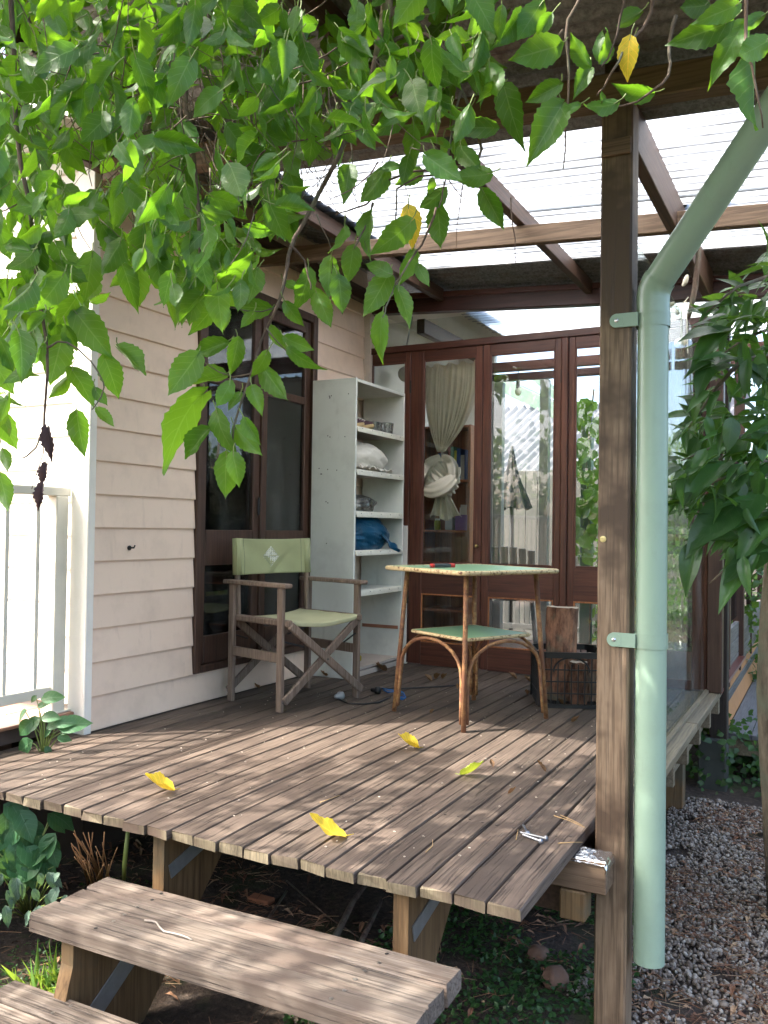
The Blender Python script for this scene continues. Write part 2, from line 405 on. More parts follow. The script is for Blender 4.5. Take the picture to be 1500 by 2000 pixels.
# ------------------------------------------------------------------ deck
DECKSCREW = plain('deck screw', (.05,.042,.036), .6, .3)
deck = empty('timber_deck', (-1.75, 3.6, GZ), 'weathered brown timber deck with open board ends along its front', 'deck')
deck_off = Vector((1.75, -3.6, -GZ))
def dk(mb, name, mat, loc=(0,0,0), parent=deck, off=deck_off):
    return mb.build(name, mat, parent, loc=Vector(loc)+off)
NB = 25; x0 = -2.925; pitch = (-0.65-x0)/NB; TH = .036
for i in range(NB):
    xa = x0 + pitch*i; wd = pitch - random.uniform(.004, .008)
    ya = 1.985 + wob(.009); yb = 5.225; L = yb-ya
    if i < 4: ya = 1.99 + wob(.006)
    mb = MB(); n = 20; z = wob(.0012); skew = wob(.012)
    # a worn board: edges wander a little, arris rounded
    prof = [(-.5, -.9), (-.5, -.14), (-.47, 0), (.47, 0), (.5, -.14), (.5, -.9)]
    vv = []; ff = []
    for j in range(n+1):
        t = j/n; y = t*(yb-ya) + (0 if j else 0)
        for k, (px_, pz_) in enumerate(prof):
            ex = .0022*noise.noise(Vector((i*3.1, y*2.2, k*.5))); 
            ez = .0016*noise.noise(Vector((i*1.7+9, y*3.0, k*.7)))
            yy = y + (skew*px_ if j == 0 else 0) + (.004*wob(1) if j == 0 else 0)
            dz = -.004 if (j == 0 and pz_ > -.5) else 0
            vv.append((px_*wd + ex, yy, pz_*TH + ez*(pz_ > -.5) + dz + z))
    m = len(prof)
    for j in range(n):
        for k in range(m):
            k2 = (k+1) % m; ff.append((j*m+k, (j+1)*m+k, (j+1)*m+k2, j*m+k2))
    ff.append(tuple(range(m))); ff.append(tuple(reversed(range(n*m, (n+1)*m))))
    mb.add(vv, ff); o = dk(mb, 'deck_board', DECK, (xa+pitch/2, ya, 0)); o.data.materials.append(DECKEND); o.data.polygons[len(ff)-2].material_index = 1
    sc_ = MB()
    for jy in (2.515, 3.25, 4.0, 4.8):
        for sxx in (-.28, .28): sc_.lathe([(.0042, -.001), (.0042, .0008), (.002, .0010)], 8, Matrix.Translation((sxx*wd+wob(.005), jy-ya+wob(.012), z)))
    tag(sc_.build('screw_heads', DECKSCREW, o), kind='stuff')
for y in (2.515, 3.25, 4.0, 4.8):                                   # joists across, under the boards
    a, b = (-2.9, -.56) if y < 2.6 else (-2.9, -.66)
    mb = MB().box((0,0,0), (b-a, .095, .09), .003); dk(mb, 'joist', BEAM_X if y < 2.6 else PINE, ((a+b)/2, y, -TH-.049))
for x in (-2.6, -.74):
    mb = MB().box((0,0,0), (.09, 2.6, .09), .003); dk(mb, 'bearer', BEAM_Y, (x, 3.82, -TH-.145))
dk(MB().box((0,0,0), (.075, .075, .085), .004), 'bearer', PINE, (-.655, 2.50, -TH-.140))     # sawn end below the foil-capped joist
for x in (-2.6, -1.7, -.74):
    for y in (3.5, 4.9):
        dk(MB().box((0,0,0), (.09, .09, .40), .004), 'stump', PINE, (x, y, GZ+.2-.02))
# foil cap on the joist end
fo = MB()
def ffn(u, v):
    x = -.665 + u*.11; y = 2.462 + v*.106; z = -.036 + .003*noise.noise(Vector((u*9, v*9, 2)))
    if u > .92: z -= (u-.92)*.35; x = -.665 + .92*.11 + .006
    if v < .06 or v > .94: z -= .010
    return (x, y, z)
fo.grid(ffn, 24, 20); solid(dk(fo, 'foil_cap', CHROME), .001)
# rim along the side where the acrylic screen stands
for (ya, yb) in ((2.72, 4.28), (4.29, 5.34)):
    dk(MB().box((0,0,0), (.098, yb-ya, .036), .003), 'rim_board', PINE_Y, (-.598, (ya+yb)/2, -.014))
for y in (3.25, 3.62, 4.0, 4.4, 4.8, 5.2):
    dk(MB().box((0,0,0), (.10, .045, .085), .002), 'joist_end', PINE_Y, (-.602, y, -.076))
dk(MB().box((0,0,0), (.04, 2.4, .11), .002), 'fascia_board', PINE_Y, (-.665, 4.05, -.132-.045))

# ------------------------------------------------------------------ steps
st = empty('garden_steps', (-1.4, 1.75, GZ), 'open timber garden steps with bleached plank treads below the deck front', 'steps')
so_ = Vector((1.4, -1.75, -GZ))
def sp(mb, name, mat, loc, rz=0):
    o = mb.build(name, mat, st, loc=Vector(loc)+so_); o.rotation_euler.z = rz; return o
def plank(L, W, T, seed):
    mb = MB(); n = 18; prof = [(-.5,-1), (-.5,-.16), (-.45,0), (.45,0), (.5,-.16), (.5,-1)]; vv = []; ff = []; m = 6
    for j in range(n+1):
        x = (j/n-.5)*L
        for k, (py_, pz_) in enumerate(prof):
            vv.append((x + (.006*noise.noise(Vector((seed, k*.9, j))) if j in (0, n) else 0), py_*W + .003*noise.noise(Vector((seed+k, x*3, .1))), pz_*T + .002*noise.noise(Vector((seed+k*2, x*4, .4)))))
    for j in range(n):
        for k in range(m):
            k2 = (k+1) % m; ff.append((j*m+k, j*m+k2, (j+1)*m+k2, (j+1)*m+k))
    ff.append(tuple(reversed(range(m)))); ff.append(tuple(range(n*m, (n+1)*m))); return mb.add(vv, ff)
SCREW = plain('step screw', (.30,.28,.25), .4, .8); HOLE = plain('screw hole', (.01,.009,.008), .8)
def tread(cx, yb, z, L, n, W, rz, xl):
    for i in range(n):
        y = yb - (i+.5)*(W+.009)
        p = sp(plank(L + wob(.006), W, .05, cx*3+i*5+z*7), 'tread_plank', STEP, (cx + (yb-y)*math.sin(rz)*-1, y, z + wob(.0012)), rz)
        for k, xx in enumerate(xl):
            for dy in (-.26, .26):
                mb = MB().lathe([(.0052, .0004), (.0056, .0010), (.0030, .0012)], 10)
                mb.build('screw', SCREW if random.random() < .72 else HOLE, p, loc=(xx - cx + wob(.012), dy*W + wob(.006), .0003))
tread(-1.385, 1.985, -.18, 1.165, 3, .0915, R(.7), (-1.74, -1.0))
tread(-1.45, 1.705, -.385, 1.165, 3, .0915, R(.7), (-1.80, -1.06))
for x in (-1.845, -1.005):
    # cut stringer: a board standing on edge, sloping from the deck down to the ground
    mb = MB(); t = .045
    pr = [(2.055,-.045), (2.055,-.234), (1.700,-.234), (1.700,-.30), (1.66,-.439), (1.42,-.439), (1.42,-.53), (1.60,-.615), (1.95,-.615), (2.42,-.12), (2.42,-.045)]
    v = [(-t/2, y-2, z) for y, z in pr] + [(t/2, y-2, z) for y, z in pr]; k = len(pr)
    mb.add(v, [tuple(range(k)), tuple(reversed(range(k, 2*k)))] + [(i, i+k, (i+1) % k+k, (i+1) % k) for i in range(k)])
    s_ = sp(mb, 'stringer', PINE, (x, 2.0, 0))
    m2 = MB(); m2.bar((t/2+.003, .10-.02, -.175), (t/2+.003, .37, -.05-.045), .004, .045, (0,0,1)); m2.build('steel_strap', STEEL, s_)
    m2 = MB(); m2.bar((t/2+.003, -.28, -.50), (t/2+.003, .02, -.30), .004, .06, (0,0,1)); m2.build('steel_strap', STEEL, s_)
    sp(MB().box((0,0,0), (.07,.20,.05), .004), 'foot_block', PINE, (x+.01, 1.50, GZ+.01))

# ------------------------------------------------------------------ the house with its weatherboards and window
WX, WY = -2.86, 2.71
house = empty('weatherboard_house', (WX-.5, WY+.5, GZ), 'pale pink weatherboard house wall with a brown timber window', 'house')
hoff = Vector((-(WX-.5), -(WY+.5), -GZ))
def hs(mb, name, mat, loc=(0,0,0), parent=house, smooth=False):
    return mb.build(name, mat, parent, smooth, loc=(Vector(loc)+hoff) if parent is house else loc)
def lap(L, h, axis):
    "one weatherboard: thin at the top, proud at the bottom, with a drip step; x is out of the wall, y along"
    mb = MB(); n = max(2, int(L/.25)); pr = [(0,0), (.017,0), (.019,.004), (.007,h+.012), (0,h+.012)]; v = []; f = []; m = 5
    for j in range(n+1):
        y = L*j/n
        for k, (a, b) in enumerate(pr):
            q = .0012*noise.noise(Vector((y*1.4, b*7+L*3, random.random()*.2)))
            v.append((a+q*(k in (1,2,3)), y, b+q) if axis == 'y' else (y, -(a+q), b+q))
    for j in range(n):
        for k in range(m):
            k2 = (k+1) % m; q = (j*m+k, (j+1)*m+k, (j+1)*m+k2, j*m+k2); f.append(q if axis == 'x' else tuple(reversed(q)))
    f.append(tuple(range(m))); f.append(tuple(reversed(range(n*m, (n+1)*m)))); return mb.add(v, f)
H = .1475; WZ0, WZ1, WYA, WYB = .157, 2.22, 3.39, 4.51
z = .005
for i in range(18):
    za = z + (H*i if i else 0) ; hh = H
    if za + .02 < WZ0 and za+H < WZ0+.02:
        hs(lap(5.17-WY-.012, hh, 'y'), 'weatherboard', PINK, (WX, WY+.012, za))
    elif za < WZ1-.02:
        hs(lap(WYA-WY-.014, hh, 'y'), 'weatherboard', PINK, (WX, WY+.012, za)); hs(lap(5.17-WYB-.002, hh, 'y'), 'weatherboard', PINK, (WX, WYB+.002, za))
    else:
        hs(lap(5.17-WY-.012, hh, 'y'), 'weatherboard', PINK, (WX, WY+.012, za))
for i in range(0, 18):
    hs(lap(3.2, H, 'x'), 'weatherboard', CREAM, (WX-.02-3.2, WY+.006, .115+H*i))
hs(MB().box((0,0,0), (.105, .022, 3.35), .003), 'corner_board', WHITE, (WX-.033, WY-.016, 1.60))
hs(MB().box((0,0,0), (.020, .035, 3.35), .003), 'corner_board', WHITE, (WX+.008+.002, WY-.003, 1.60))
# wall body behind the boards, with the window hole
wb = MB()
for (ya, yb, za, zb) in ((2.72, WYA+.02, GZ, 2.9), (WYB-.02, 5.19, GZ, 2.9), (WYA+.02, WYB-.02, GZ, WZ0+.02), (WYA+.02, WYB-.02, WZ1-.02, 2.9)):
    za = max(za, -.02); wb.box((WX-.062, (ya+yb)/2, (za+zb)/2), (.12, yb-ya, zb-za))
hs(wb, 'wall', BOARD_BACK)
hs(MB().box((WX-.13-1.6, WY+.075, 1.44), (3.2, .12, 2.92)), 'wall', BOARD_BACK)
hs(MB().box((WX-1.7, 4.0, -.32), (3.2, 2.4, .58)), 'footing', plain('dark footing brick', (.05,.036,.028), .9, 0, .3, 12, .5))
rm = MB(); ROOMP = plain('dim room paint', (.55,.48,.41), .8)
rm.box((-5.6, 3.9, 1.2), (.05, 2.3, 2.6)); rm.box((-4.2, 5.15, 1.2), (2.8, .05, 2.6)); rm.box((-4.3, 3.9, -.03), (2.7, 2.3, .05)); rm.box((-4.3, 3.9, 2.52), (2.7, 2.3, .05))
hs(rm, 'inner_room', ROOMP)
win = MB()
for (ya, yb, za, zb) in ((WYA, WYA+.05, WZ0, WZ1), (WYB-.05, WYB, WZ0, WZ1)):
    win.box((WX-.02, (ya+yb)/2, (za+zb)/2), (.10, yb-ya, zb-za), .004)
win.box((WX-.02, (WYA+WYB)/2, WZ0+.018), (.10, WYB-WYA-.1, .036), .003); win.box((WX-.02, (WYA+WYB)/2, WZ1-.025), (.10, WYB-WYA-.1, .05), .003)
wo = hs(win, 'window', BROWN_Z); WL = (WX, 0, 0)
YM = 3.945
for k, (ya, yb) in enumerate(((WYA+.052, YM+.012), (YM+.014, WYB-.052))):
    xx = WX - (.018 if k == 0 else .006); za, zb = WZ0+.038, WZ1-.052
    sm = MB()
    for y in (ya+.026, yb-.03): sm.box((xx, y, (za+zb)/2), (.034, .052 if y < yb-.1 else .060, zb-za), .004)
    for (a, b) in ((za, .335), (.70, .885), (1.655, 1.70), (zb-.07, zb)): sm.box((xx, (ya+yb)/2, (a+b)/2), (.032, yb-ya-.11, b-a), .003)
    so2 = sm.build('sash', BROWN_Z, wo)
    for (a, b) in ((.335, .70), (.885, 1.655), (1.70, zb-.07)):
        MB().box((xx, (ya+yb)/2, (a+b)/2), (.004, yb-ya-.105, b-a+.01)).build('pane', GLASS_W, so2)
MB().box((WX+.0155, YM-.015, 1.02), (.010, .012, .10), .002).build('latch', DARKM, wo)
bl = MB(); BLIND = plain('beige blind slat', (.80,.69,.58), .6, 0, .10, 40)
for i in range(40): bl.box((0,0,0), (.027, .40, .0022), 0, Matrix.Translation((WX-.085, 4.19, 1.20+i*.025)) @ Matrix.Rotation(R(62), 4, 'Y'))
bl.box((WX-.10, 4.19, 1.175), (.024, .40, .022), .003)
blo = tag(bl.build('venetian_blind', BLIND), 'beige slatted blind pulled half down behind the brown window', 'blind')
MB().tube([(WX-.083, 4.345, 2.1), (WX-.083, 4.345, .45)], .0018, 6).build('blind_cord', WHITE, blo)
MB().box((WX-.10, 4.19, 2.205), (.05, .42, .05), .004).build('head_box', BLIND, blo)
# things in the dim room that show through the lower panes
dr = empty('chest_of_drawers', (-3.35, 3.85, -.005), 'honey timber chest behind the lower window panes', 'chest')
MB().box((0,0,.30), (.42, .62, .60), .008).build('carcass', BOOKW, dr)
for i in range(3):
    q = MB().box((.214, 0, .12+i*.185), (.012, .56, .165), .004).build('drawer', BOOKW, dr)
    MB().blob((.226, 0, .12+i*.185), (.012,.012,.012), 1).build('knob', DARKM, q)
tag(MB().box((0,0,.06), (.34, .5, .12), .03).build('folded_bedding', LINEN, None, True, (-3.35, 3.85, .597)), 'white bedding folded on the chest behind the window', 'bedding')
nl = MB()
for i in range(15):
    for y in (2.80, 3.08, 3.34, 4.58, 4.98):
        if .02+H*i < WZ1: nl.lathe([(.0032, 0), (.0028, .0010)], 7, Matrix.Translation((WX+.0150, y+wob(.012), .035+H*i+wob(.004))) @ Matrix.Rotation(R(90), 4, 'Y'))
tag(hs(nl, 'nail_heads', plain('painted nail head', (.34,.24,.19), .6)), kind='stuff')
hk = MB(); hp = onx(252, 1070, WX+.016); hk.tube([hp+Vector((0,0,0)), hp+Vector((.03,0,.001)), hp+Vector((.036,0,.012))], .004, 6); hk.lathe([(.011,0), (.011,.006)], 8, Matrix.Translation(hp) @ Matrix.Rotation(R(90), 4, 'Y'))
tag(hk.build('wall_hook', DARKM), 'small rusty hook screwed into the pink weatherboards', 'hook')

# ------------------------------------------------------------------ porch with its tiled floor and railing, left of the deck
porch = empty('tiled_porch', (-3.9, 1.4, GZ), 'brown tiled porch floor beside the cream house front', 'porch')
po = Vector((3.9, -1.4, -GZ))
BRICK = plain('dark brick plinth', (.07,.045,.035), .8, 0, .3, 25, .4); TILE = plain('brown glazed tile', (.24,.115,.075), .35, 0, .2, 12, .1, .15)
MB().box((-3.95, 1.35, .045), (2.0, 2.66, .07)).build('slab', BRICK, porch, loc=po)
MB().box((-4.05, 1.35, -.29), (1.6, 2.6, .6)).build('plinth', BRICK, porch, loc=po)
tm = MB().box((0,0,0), (.192, .192, .014), .003); tme = None
for i in range(4):
    for j in range(13):
        l_ = Vector((-2.945-.098+.05 - i*.197, 2.585-j*.197, .087)) + po
        if tme is None: o = tm.build('tile', TILE, porch, loc=l_); tme = o.data
        else: link('tile', tme, porch, l_)
rail = empty('balcony_railing', (-2.97, 2.0, .094), 'pale painted porch railing with square balusters before the cream wall', 'railing')
rf = Vector((2.97, -2.0, -.094))
MB().box((-2.97, 1.35, 1.045), (.062, 2.66, .040), .004).build('top_rail', RAILP, rail, loc=rf)
MB().box((-2.97, 1.30, .188), (.042, 2.60, .045), .003).build('bottom_rail', RAILP, rail, loc=rf)
MB().box((-2.97, 2.632, .56), (.066, .066, .93), .004).build('post', RAILP, rail, loc=rf)
MB().box((-2.97, 2.632, .098), (.10, .10, .008), .002).build('post_foot', RAILP, rail, loc=rf)
bm_ = MB().box((0,0,0), (.034, .020, .815), .002); bme = None
for k in range(17):
    l_ = Vector((-2.97, 2.52-k*.1525, .618)) + rf
    if bme is None: o = bm_.build('baluster', RAILP, rail, loc=l_); bme = o.data
    else: link('baluster', bme, rail, l_)

# ------------------------------------------------------------------ verandah roof: post, beams, rafters, sheets
ver = empty('verandah_roof', (-.57, 2.62, GZ), 'timber verandah frame roofed with old iron and translucent corrugated sheets', 'verandah')
vo = Vector((.57, -2.62, -GZ))
def vr(mb, name, mat, loc=(0,0,0), smooth=False): return mb.build(name, mat, ver, smooth, loc=Vector(loc)+vo)
def zr(x): return 2.425 - .064*(x+1.25)                            # underside of the sheets
PX, PY = -.572, 2.625
pm = MB().box((0,0,0), (.094, .094, 2.83), .006); vr(pm, 'post', POST, (PX, PY, GZ+1.415-.02))
vr(MB().box((0,0,0), (.088, .012, .05), .003), 'packing_block', BEAM_X, (PX, PY-.047-.006, 2.06))
def beamx(y, xa, xb, top_off, h, th, mat, name):
    mb = MB(); mb.bar((xa, y, zr(xa)-top_off-h/2), (xb, y, zr(xb)-top_off-h/2), th, h, (0,0,1), .004); return vr(mb, name, mat)
beamx(2.625, -2.7, .32, .082, .092, .07, BEAM_X, 'front_beam')
beamx(3.86, -2.84, .32, .085, .088, .045, BEAM_X, 'cross_beam')
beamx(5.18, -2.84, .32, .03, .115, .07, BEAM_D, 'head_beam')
beamx(5.138, -2.84, .32, .018, .035, .014, RED_X, 'head_bead')
for (x, h) in ((-2.28, .082), (-1.30, .082), (-.612, .165), (.24, .082)):
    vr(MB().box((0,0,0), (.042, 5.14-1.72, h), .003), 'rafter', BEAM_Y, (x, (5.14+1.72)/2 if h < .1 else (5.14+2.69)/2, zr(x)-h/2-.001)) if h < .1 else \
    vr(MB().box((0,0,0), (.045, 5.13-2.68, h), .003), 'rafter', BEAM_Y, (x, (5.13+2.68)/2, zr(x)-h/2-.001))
def corr(xa, xb, ya, yb, zfn, lift, seed, pit=.076, amp=.0085, ends=True):
    mb = MB(); ny = int((yb-ya)/pit*8); nx = 14
    def fn(u, v):
        x = xa+(xb-xa)*u; y = ya+(yb-ya)*v
        w_ = .02*noise.noise(Vector((y*3, seed, 1.0))) if (u == 0 or u == 1) and ends else 0
        return (x+w_, y, zfn(x) + lift + amp + amp*math.cos(2*math.pi*(y-ya)/pit) + .004*noise.noise(Vector((x*1.2, y*1.2, seed))))
    mb.grid(fn, nx, ny); return mb
for i, (ya, yb, mt, lf) in enumerate(((1.50, 2.335, IRON, .0), (2.31, 3.115, IRON, -.006), (3.064, 3.93, POLY, .001), (3.90, 4.735, POLY, .005), (4.715, 5.55, IRON, .009))):
    o = vr(corr(-2.33, .42, ya, yb, zr, lf, i*3.3), 'iron_sheet' if mt is IRON else 'translucent_sheet', mt, smooth=True); solid(o, .0012, 1)
# old iron of the house eave, above and behind the sheets
ze = lambda x: 2.52 + .30*(-2.3-x)
for i, (ya, yb) in enumerate(((2.30, 3.06), (3.04, 3.80), (3.78, 4.54), (4.52, 5.28), (5.26, 6.02))):
    o = vr(corr(-6.2, -2.20, ya, yb, ze, .0+.004*(i % 2), 20+i), 'eave_sheet', IRON, smooth=True); solid(o, .0012, 1)
mb = MB(); mb.bar((-6.2, 2.33, ze(-6.2)-.07), (-2.25, 2.33, ze(-2.25)-.07), .03, .13, (0,0,1), .003); vr(mb, 'barge_board', WHITE)
vr(MB().box((0,0,0), (.05, 2.9, .09), .003), 'eave_plate', BEAM_Y, (-2.80, 3.8, 2.475))
# gutter along the low side
gt = MB(); pr = [(.40, 2.36), (.40, 2.25), (.52, 2.25), (.52, 2.35)]
gt.grid(lambda u, v: (pr[round(u*3)][0], 1.45+4.1*v, pr[round(u*3)][1]), 3, 10); solid(vr(gt, 'gutter', PIPE), .002)

# ------------------------------------------------------------------ downpipe
dp = empty('downpipe', (-.468, 2.615, -.36), 'sage green round downpipe clipped to the timber post', 'downpipe'); do = Vector((.468, -2.615, .36))
pb = Vector((-.466, 2.615, -.355)); pe = Vector((-.468, 2.612, 1.60)); dirn = (Vector((-.150, 2.43, 1.965))-pe).normalized()
r_ = .0445
MB().tube([pb, pb.lerp(pe, .5), pe+Vector((0,0,.004))], r_, 40, False).build('pipe', PIPE, dp, True, do)
# inside wall and rim at the open lower end
rim = MB(); n = 40
for k in range(n):
    pass
rim.tube([pb+Vector((0,0,.25)), pb], r_-.003, 40, False); o = rim.build('pipe_bore', DARKM, dp, True, do)
rg = MB(); vv = []; ff = []
for k in range(40):
    a = 2*math.pi*k/40
    for rr in (r_, r_-.003): vv.append(pb + Vector((math.cos(a)*rr, math.sin(a)*rr, 0)))
for k in range(40): k2 = (k+1) % 40; ff.append((2*k, 2*k+1, 2*k2+1, 2*k2))
rg.add(vv, ff).build('pipe_rim', PIPE, dp, False, do)
el = []; N = 7
for k in range(N+1):
    t = k/N; el.append(pe*(1-t)**2 + (pe+Vector((0,0,.030)))*2*t*(1-t) + (pe+Vector((0,0,.030))+dirn*.035)*t*t)
MB().tube(el, r_+.0035, 40, False).build('elbow', PIPE, dp, True, do)
endp = pe+Vector((0,0,.030))+dirn*.035
MB().tube([endp-dirn*.012, endp+dirn*.75], r_, 40, False).build('pipe', PIPE, dp, True, do)
MB().tube([pe+Vector((0,0,-.05)), pe+Vector((0,0,.005))], r_+.003, 40, False).build('socket', PIPE, dp, True, do)
for zc in (1.535, .585):
    cl = MB()
    cl.tube([Vector((-.468, 2.615, zc-.022)), Vector((-.468, 2.615, zc+.022))], r_+.0045, 40, False)
    c_ = cl.build('bracket', PIPE, dp, True, do)
    lg = MB(); lg.box((-.536, 2.5735, zc), (.064, .006, .042), .0025); lg.lathe([(.021, 0), (.021, .0062)], 20, Matrix.Translation((-.566, 2.5755, zc)) @ Matrix.Rotation(R(90), 4, 'X'))
    lg.build('bracket_lug', PIPE, c_)
    MB().lathe([(.006, 0), (.006, .002), (.003, .004)], 10, Matrix.Translation((-.566, 2.5693, zc)) @ Matrix.Rotation(R(90), 4, 'X')).build('bracket_screw', CHROME, c_)
bt = MB(); bp = ony(1178, 1053, PY-.0475)
bt.lathe([(.0095, 0), (.0095, .003), (.0045, .0034), (.0045, .001)], 16, Matrix.Translation(bp) @ Matrix.Rotation(R(90), 4, 'X')); tag(bt.build('post_washer', plain('brass', (.62,.5,.24), .35, .7)), 'small brass washer set in the face of the timber post', 'washer')

# ------------------------------------------------------------------ folding doors
DY = 5.18
doors = empty('folding_door_set', (-1.75, DY, 0), 'red-brown timber glazed folding doors under a clear fanlight', 'doors'); ddo = Vector((1.75, -DY, 0))
def dd(mb, name, mat, parent=doors, smooth=False): return mb.build(name, mat, parent, smooth, loc=ddo if parent is doors else None)
dd(MB().box((-1.70, DY-.004, 2.120), (2.34, .058, .044), .003), 'door_head', RED_X)
def door(xa, xb, wl, wr, low=True, name='door', dy=0.0, zt=2.098, shade=RED_Z):
    f = MB(); y = DY+dy; T = .040
    f.box((xa+wl/2, y, zt/2+.006), (wl, T, zt-.012), .003); d_ = dd(f, name, shade)
    MB().box((xb-wr/2, y, zt/2+.006), (wr, T, zt-.012), .003).build('stile', RED_Z, d_)
    rails = [(2.030, zt)] + ([(.478, .682), (.006, .155)] if low else [(.93, .985)] if low is False else [(.842, .885), (.006, .05)])
    for (a, b) in rails: MB().box(((xa+wl+xb-wr)/2, y, (a+b)/2), (xb-wr-xa-wl, T-.006, b-a), .002).build('rail', RED_X, d_)
    gl = [(.682, 2.030)] + ([(.155, .478)] if low else [])
    if low is False: gl = [(.985, 2.030)]
    if low is None: gl = [(.885, 2.030), (.05, .842)]
    for (a, b) in gl:
        MB().box(((xa+wl+xb-wr)/2, y+.004, (a+b)/2), (xb-wr-xa-wl, .004, b-a)).build('pane', GLASS, d_)
        bd = MB()
        for (p, q) in (((xa+wl+.005, a), (xa+wl+.005, b)), ((xb-wr-.005, a), (xb-wr-.005, b))): bd.box((p[0], y-.014, (a+b)/2), (.010, .008, b-a), .002)
        for zz in (a+.005, b-.005): bd.box(((xa+wl+xb-wr)/2, y-.014, zz), (xb-wr-xa-wl-.022, .008, .010), .002)
        bd.build('glazing_bead', BOOKW if b < .6 else RED_Z, d_)
    return d_
side = door(-2.845, -2.505, .045, .035, False, 'sidelight')
MB().box((-2.675, DY-.010, .465), (.335, .022, .925), .003).build('lower_panel', WHITE, side)
d1 = door(-2.500, -1.988, .092, .044); d2 = door(-1.984, -1.470, .048, .040)
dd(MB().box((-1.446, DY-.002, 1.05), (.040, .07, 2.09), .004), 'mullion', RED_Z)
d3 = door(-1.424, -.915, .040, .045); d4 = door(-.910, -.615, .045, .072, None)
dd(MB().box((-.572, DY-.002, 1.05), (.080, .08, 2.09), .004), 'mullion', BROWN_Z)
for (d_, x, zz) in ((d1, -2.503, 1.86), (d2, -1.468, 1.86), (d1, -2.503, .45), (d2, -1.468, .40)):
    MB().box((x, DY-.023, zz), (.012, .005, .085), .001).build('hinge', DARKM, d_)
hd = MB(); hd.tube([(-2.008, DY-.02, .80), (-2.008, DY-.042, .80)], .006, 8); hd.blob((-2.008, DY-.05, .80), (.013,.012,.013), 2); hd.build('knob', plain('aged brass', (.35,.25,.1), .35, .8), d1, True)
dd(MB().box((-1.70, DY+.012, 2.225), (2.2, .004, .17)), 'fanlight_pane', GLASS)
lt = MB(); lt.box((-.785, DY-.045, .872), (.24, .06, .035), .003); lt.build('ledge', RED_X, d4)

# ------------------------------------------------------------------ acrylic side screen and dark end post
sc = empty('side_screen', (-.60, 3.9, .004), 'clear acrylic windbreak sheet standing on the deck rim', 'screen'); sco = Vector((.60, -3.9, -.004))
MB().box((-.625, 4.0, .98), (.004, 2.40, 1.94)).build('sheet', PERSPEX, sc, loc=sco)
for (y, mt) in ((5.245, BROWN_Z),):
    MB().box((-.600, y, 1.06), (.055, .05, 2.1), .003).build('stile', mt, sc, loc=sco)
MB().box((-.612, 4.0, .012), (.022, 2.40, .016), .002).build('bottom_bead', PINE_Y, sc, loc=sco)
ep = empty('end_post', (-.575, 5.43, GZ), 'dark stained square post at the far end of the rim', 'post')
MB().box((0,0,1.45), (.095, .095, 2.93), .005).build('shaft', wood('dark stained post', (.010,.008,.006), (.025,.018,.013), (.04,.03,.022), 'z'), ep)
MB().box((-.03,-.02,.14), (.16, .14, .32), .01).build('footing', plain('mossy concrete', (.05,.055,.045), .9, 0, .4, 14, .5), ep)

# ------------------------------------------------------------------ tall shelf against the wall
SX0, SX1, SY0, SY1, SHH = -2.822, -2.515, 4.440, 5.105, 1.805
shelf = empty('tall_shelf', ((SX0+SX1)/2, (SY0+SY1)/2, .002), 'tall pale mint open shelf unit standing against the pink wall', 'shelf'); sho = -Vector(((SX0+SX1)/2, (SY0+SY1)/2, .002))
def sf(mb, name, mat, parent=shelf): return mb.build(name, mat, parent, loc=sho if parent is shelf else None)
sxm, sd_ = (SX0+SX1)/2, SX1-SX0
sp1 = sf(MB().box((sxm, SY0+.009, SHH/2+.002), (sd_, .018, SHH), .002), 'side_panel', SHELFP)
sf(MB().box((sxm, SY1-.009, SHH/2+.002), (sd_, .018, SHH), .002), 'side_panel', SHELFP)
sf(MB().box((sxm, (SY0+SY1)/2, SHH-.010), (sd_-.002, SY1-SY0-.037, .020), .002), 'top_panel', SHELFP)
SHELVES = []
for (za, zb, m_) in ((1.490, 1.518, BOARD_BACK), (1.229, 1.259, BOARD_BACK), (.975, 1.005, SHELFP), (.742, .769, SHELFP), (.497, .525, SHELFP), (.035, .06, BOARD_BACK)):
    s_ = sf(MB().box((sxm-.004, (SY0+SY1)/2, zb-.009), (sd_-.012, SY1-SY0-.037, .017), .001), 'shelf_board', m_)
    if zb > .1:
        lip = MB(); n = 8
        def lf(u, v, za=za, zb=zb): return (SX1-.010 + .014*math.sin(u*1.57), SY0+.019+(SY1-SY0-.038)*v, zb+.001-(zb-za+.004)*(1-math.cos(u*1.57)) - .001)
        lip.grid(lf, n, 1); e_ = lip.build('shelf_edge', SHELFE, s_); solid(e_, .003, 1)
        for k in range(5): MB().blob((SX1+.0035, SY0+.08+k*.128, (za+zb)/2+.004), (.0022,.0035,.0035), 1).build('tack', DARKM, s_)
    SHELVES.append(zb)
sf(MB().box((SX1-.02, (SY0+SY1)/2, .019), (.016, SY1-SY0-.037, .032), .001), 'kick_board', BOARD_BACK)
for k in range(26):                                                  # nail holes on the near side panel
    zz = random.choice((.16,.34,.80,1.06,1.25,1.47,1.70)) + wob(.02)
    MB().lathe([(.0038, 0), (.0032, .0006)], 8, Matrix.Translation((SX0+.03+random.random()*(sd_-.05), SY0-.0003, zz)) @ Matrix.Rotation(R(90), 4, 'X')).build('nail_hole', DARKM, sp1)
st_ = MB().box((sxm-.004, SY1-.0195, .25), (.27, .002, .022), 0); st_.build('paint_stripe', plain('bare red primer', (.34,.15,.09), .8, 0, .4, 20), shelf, loc=sho)

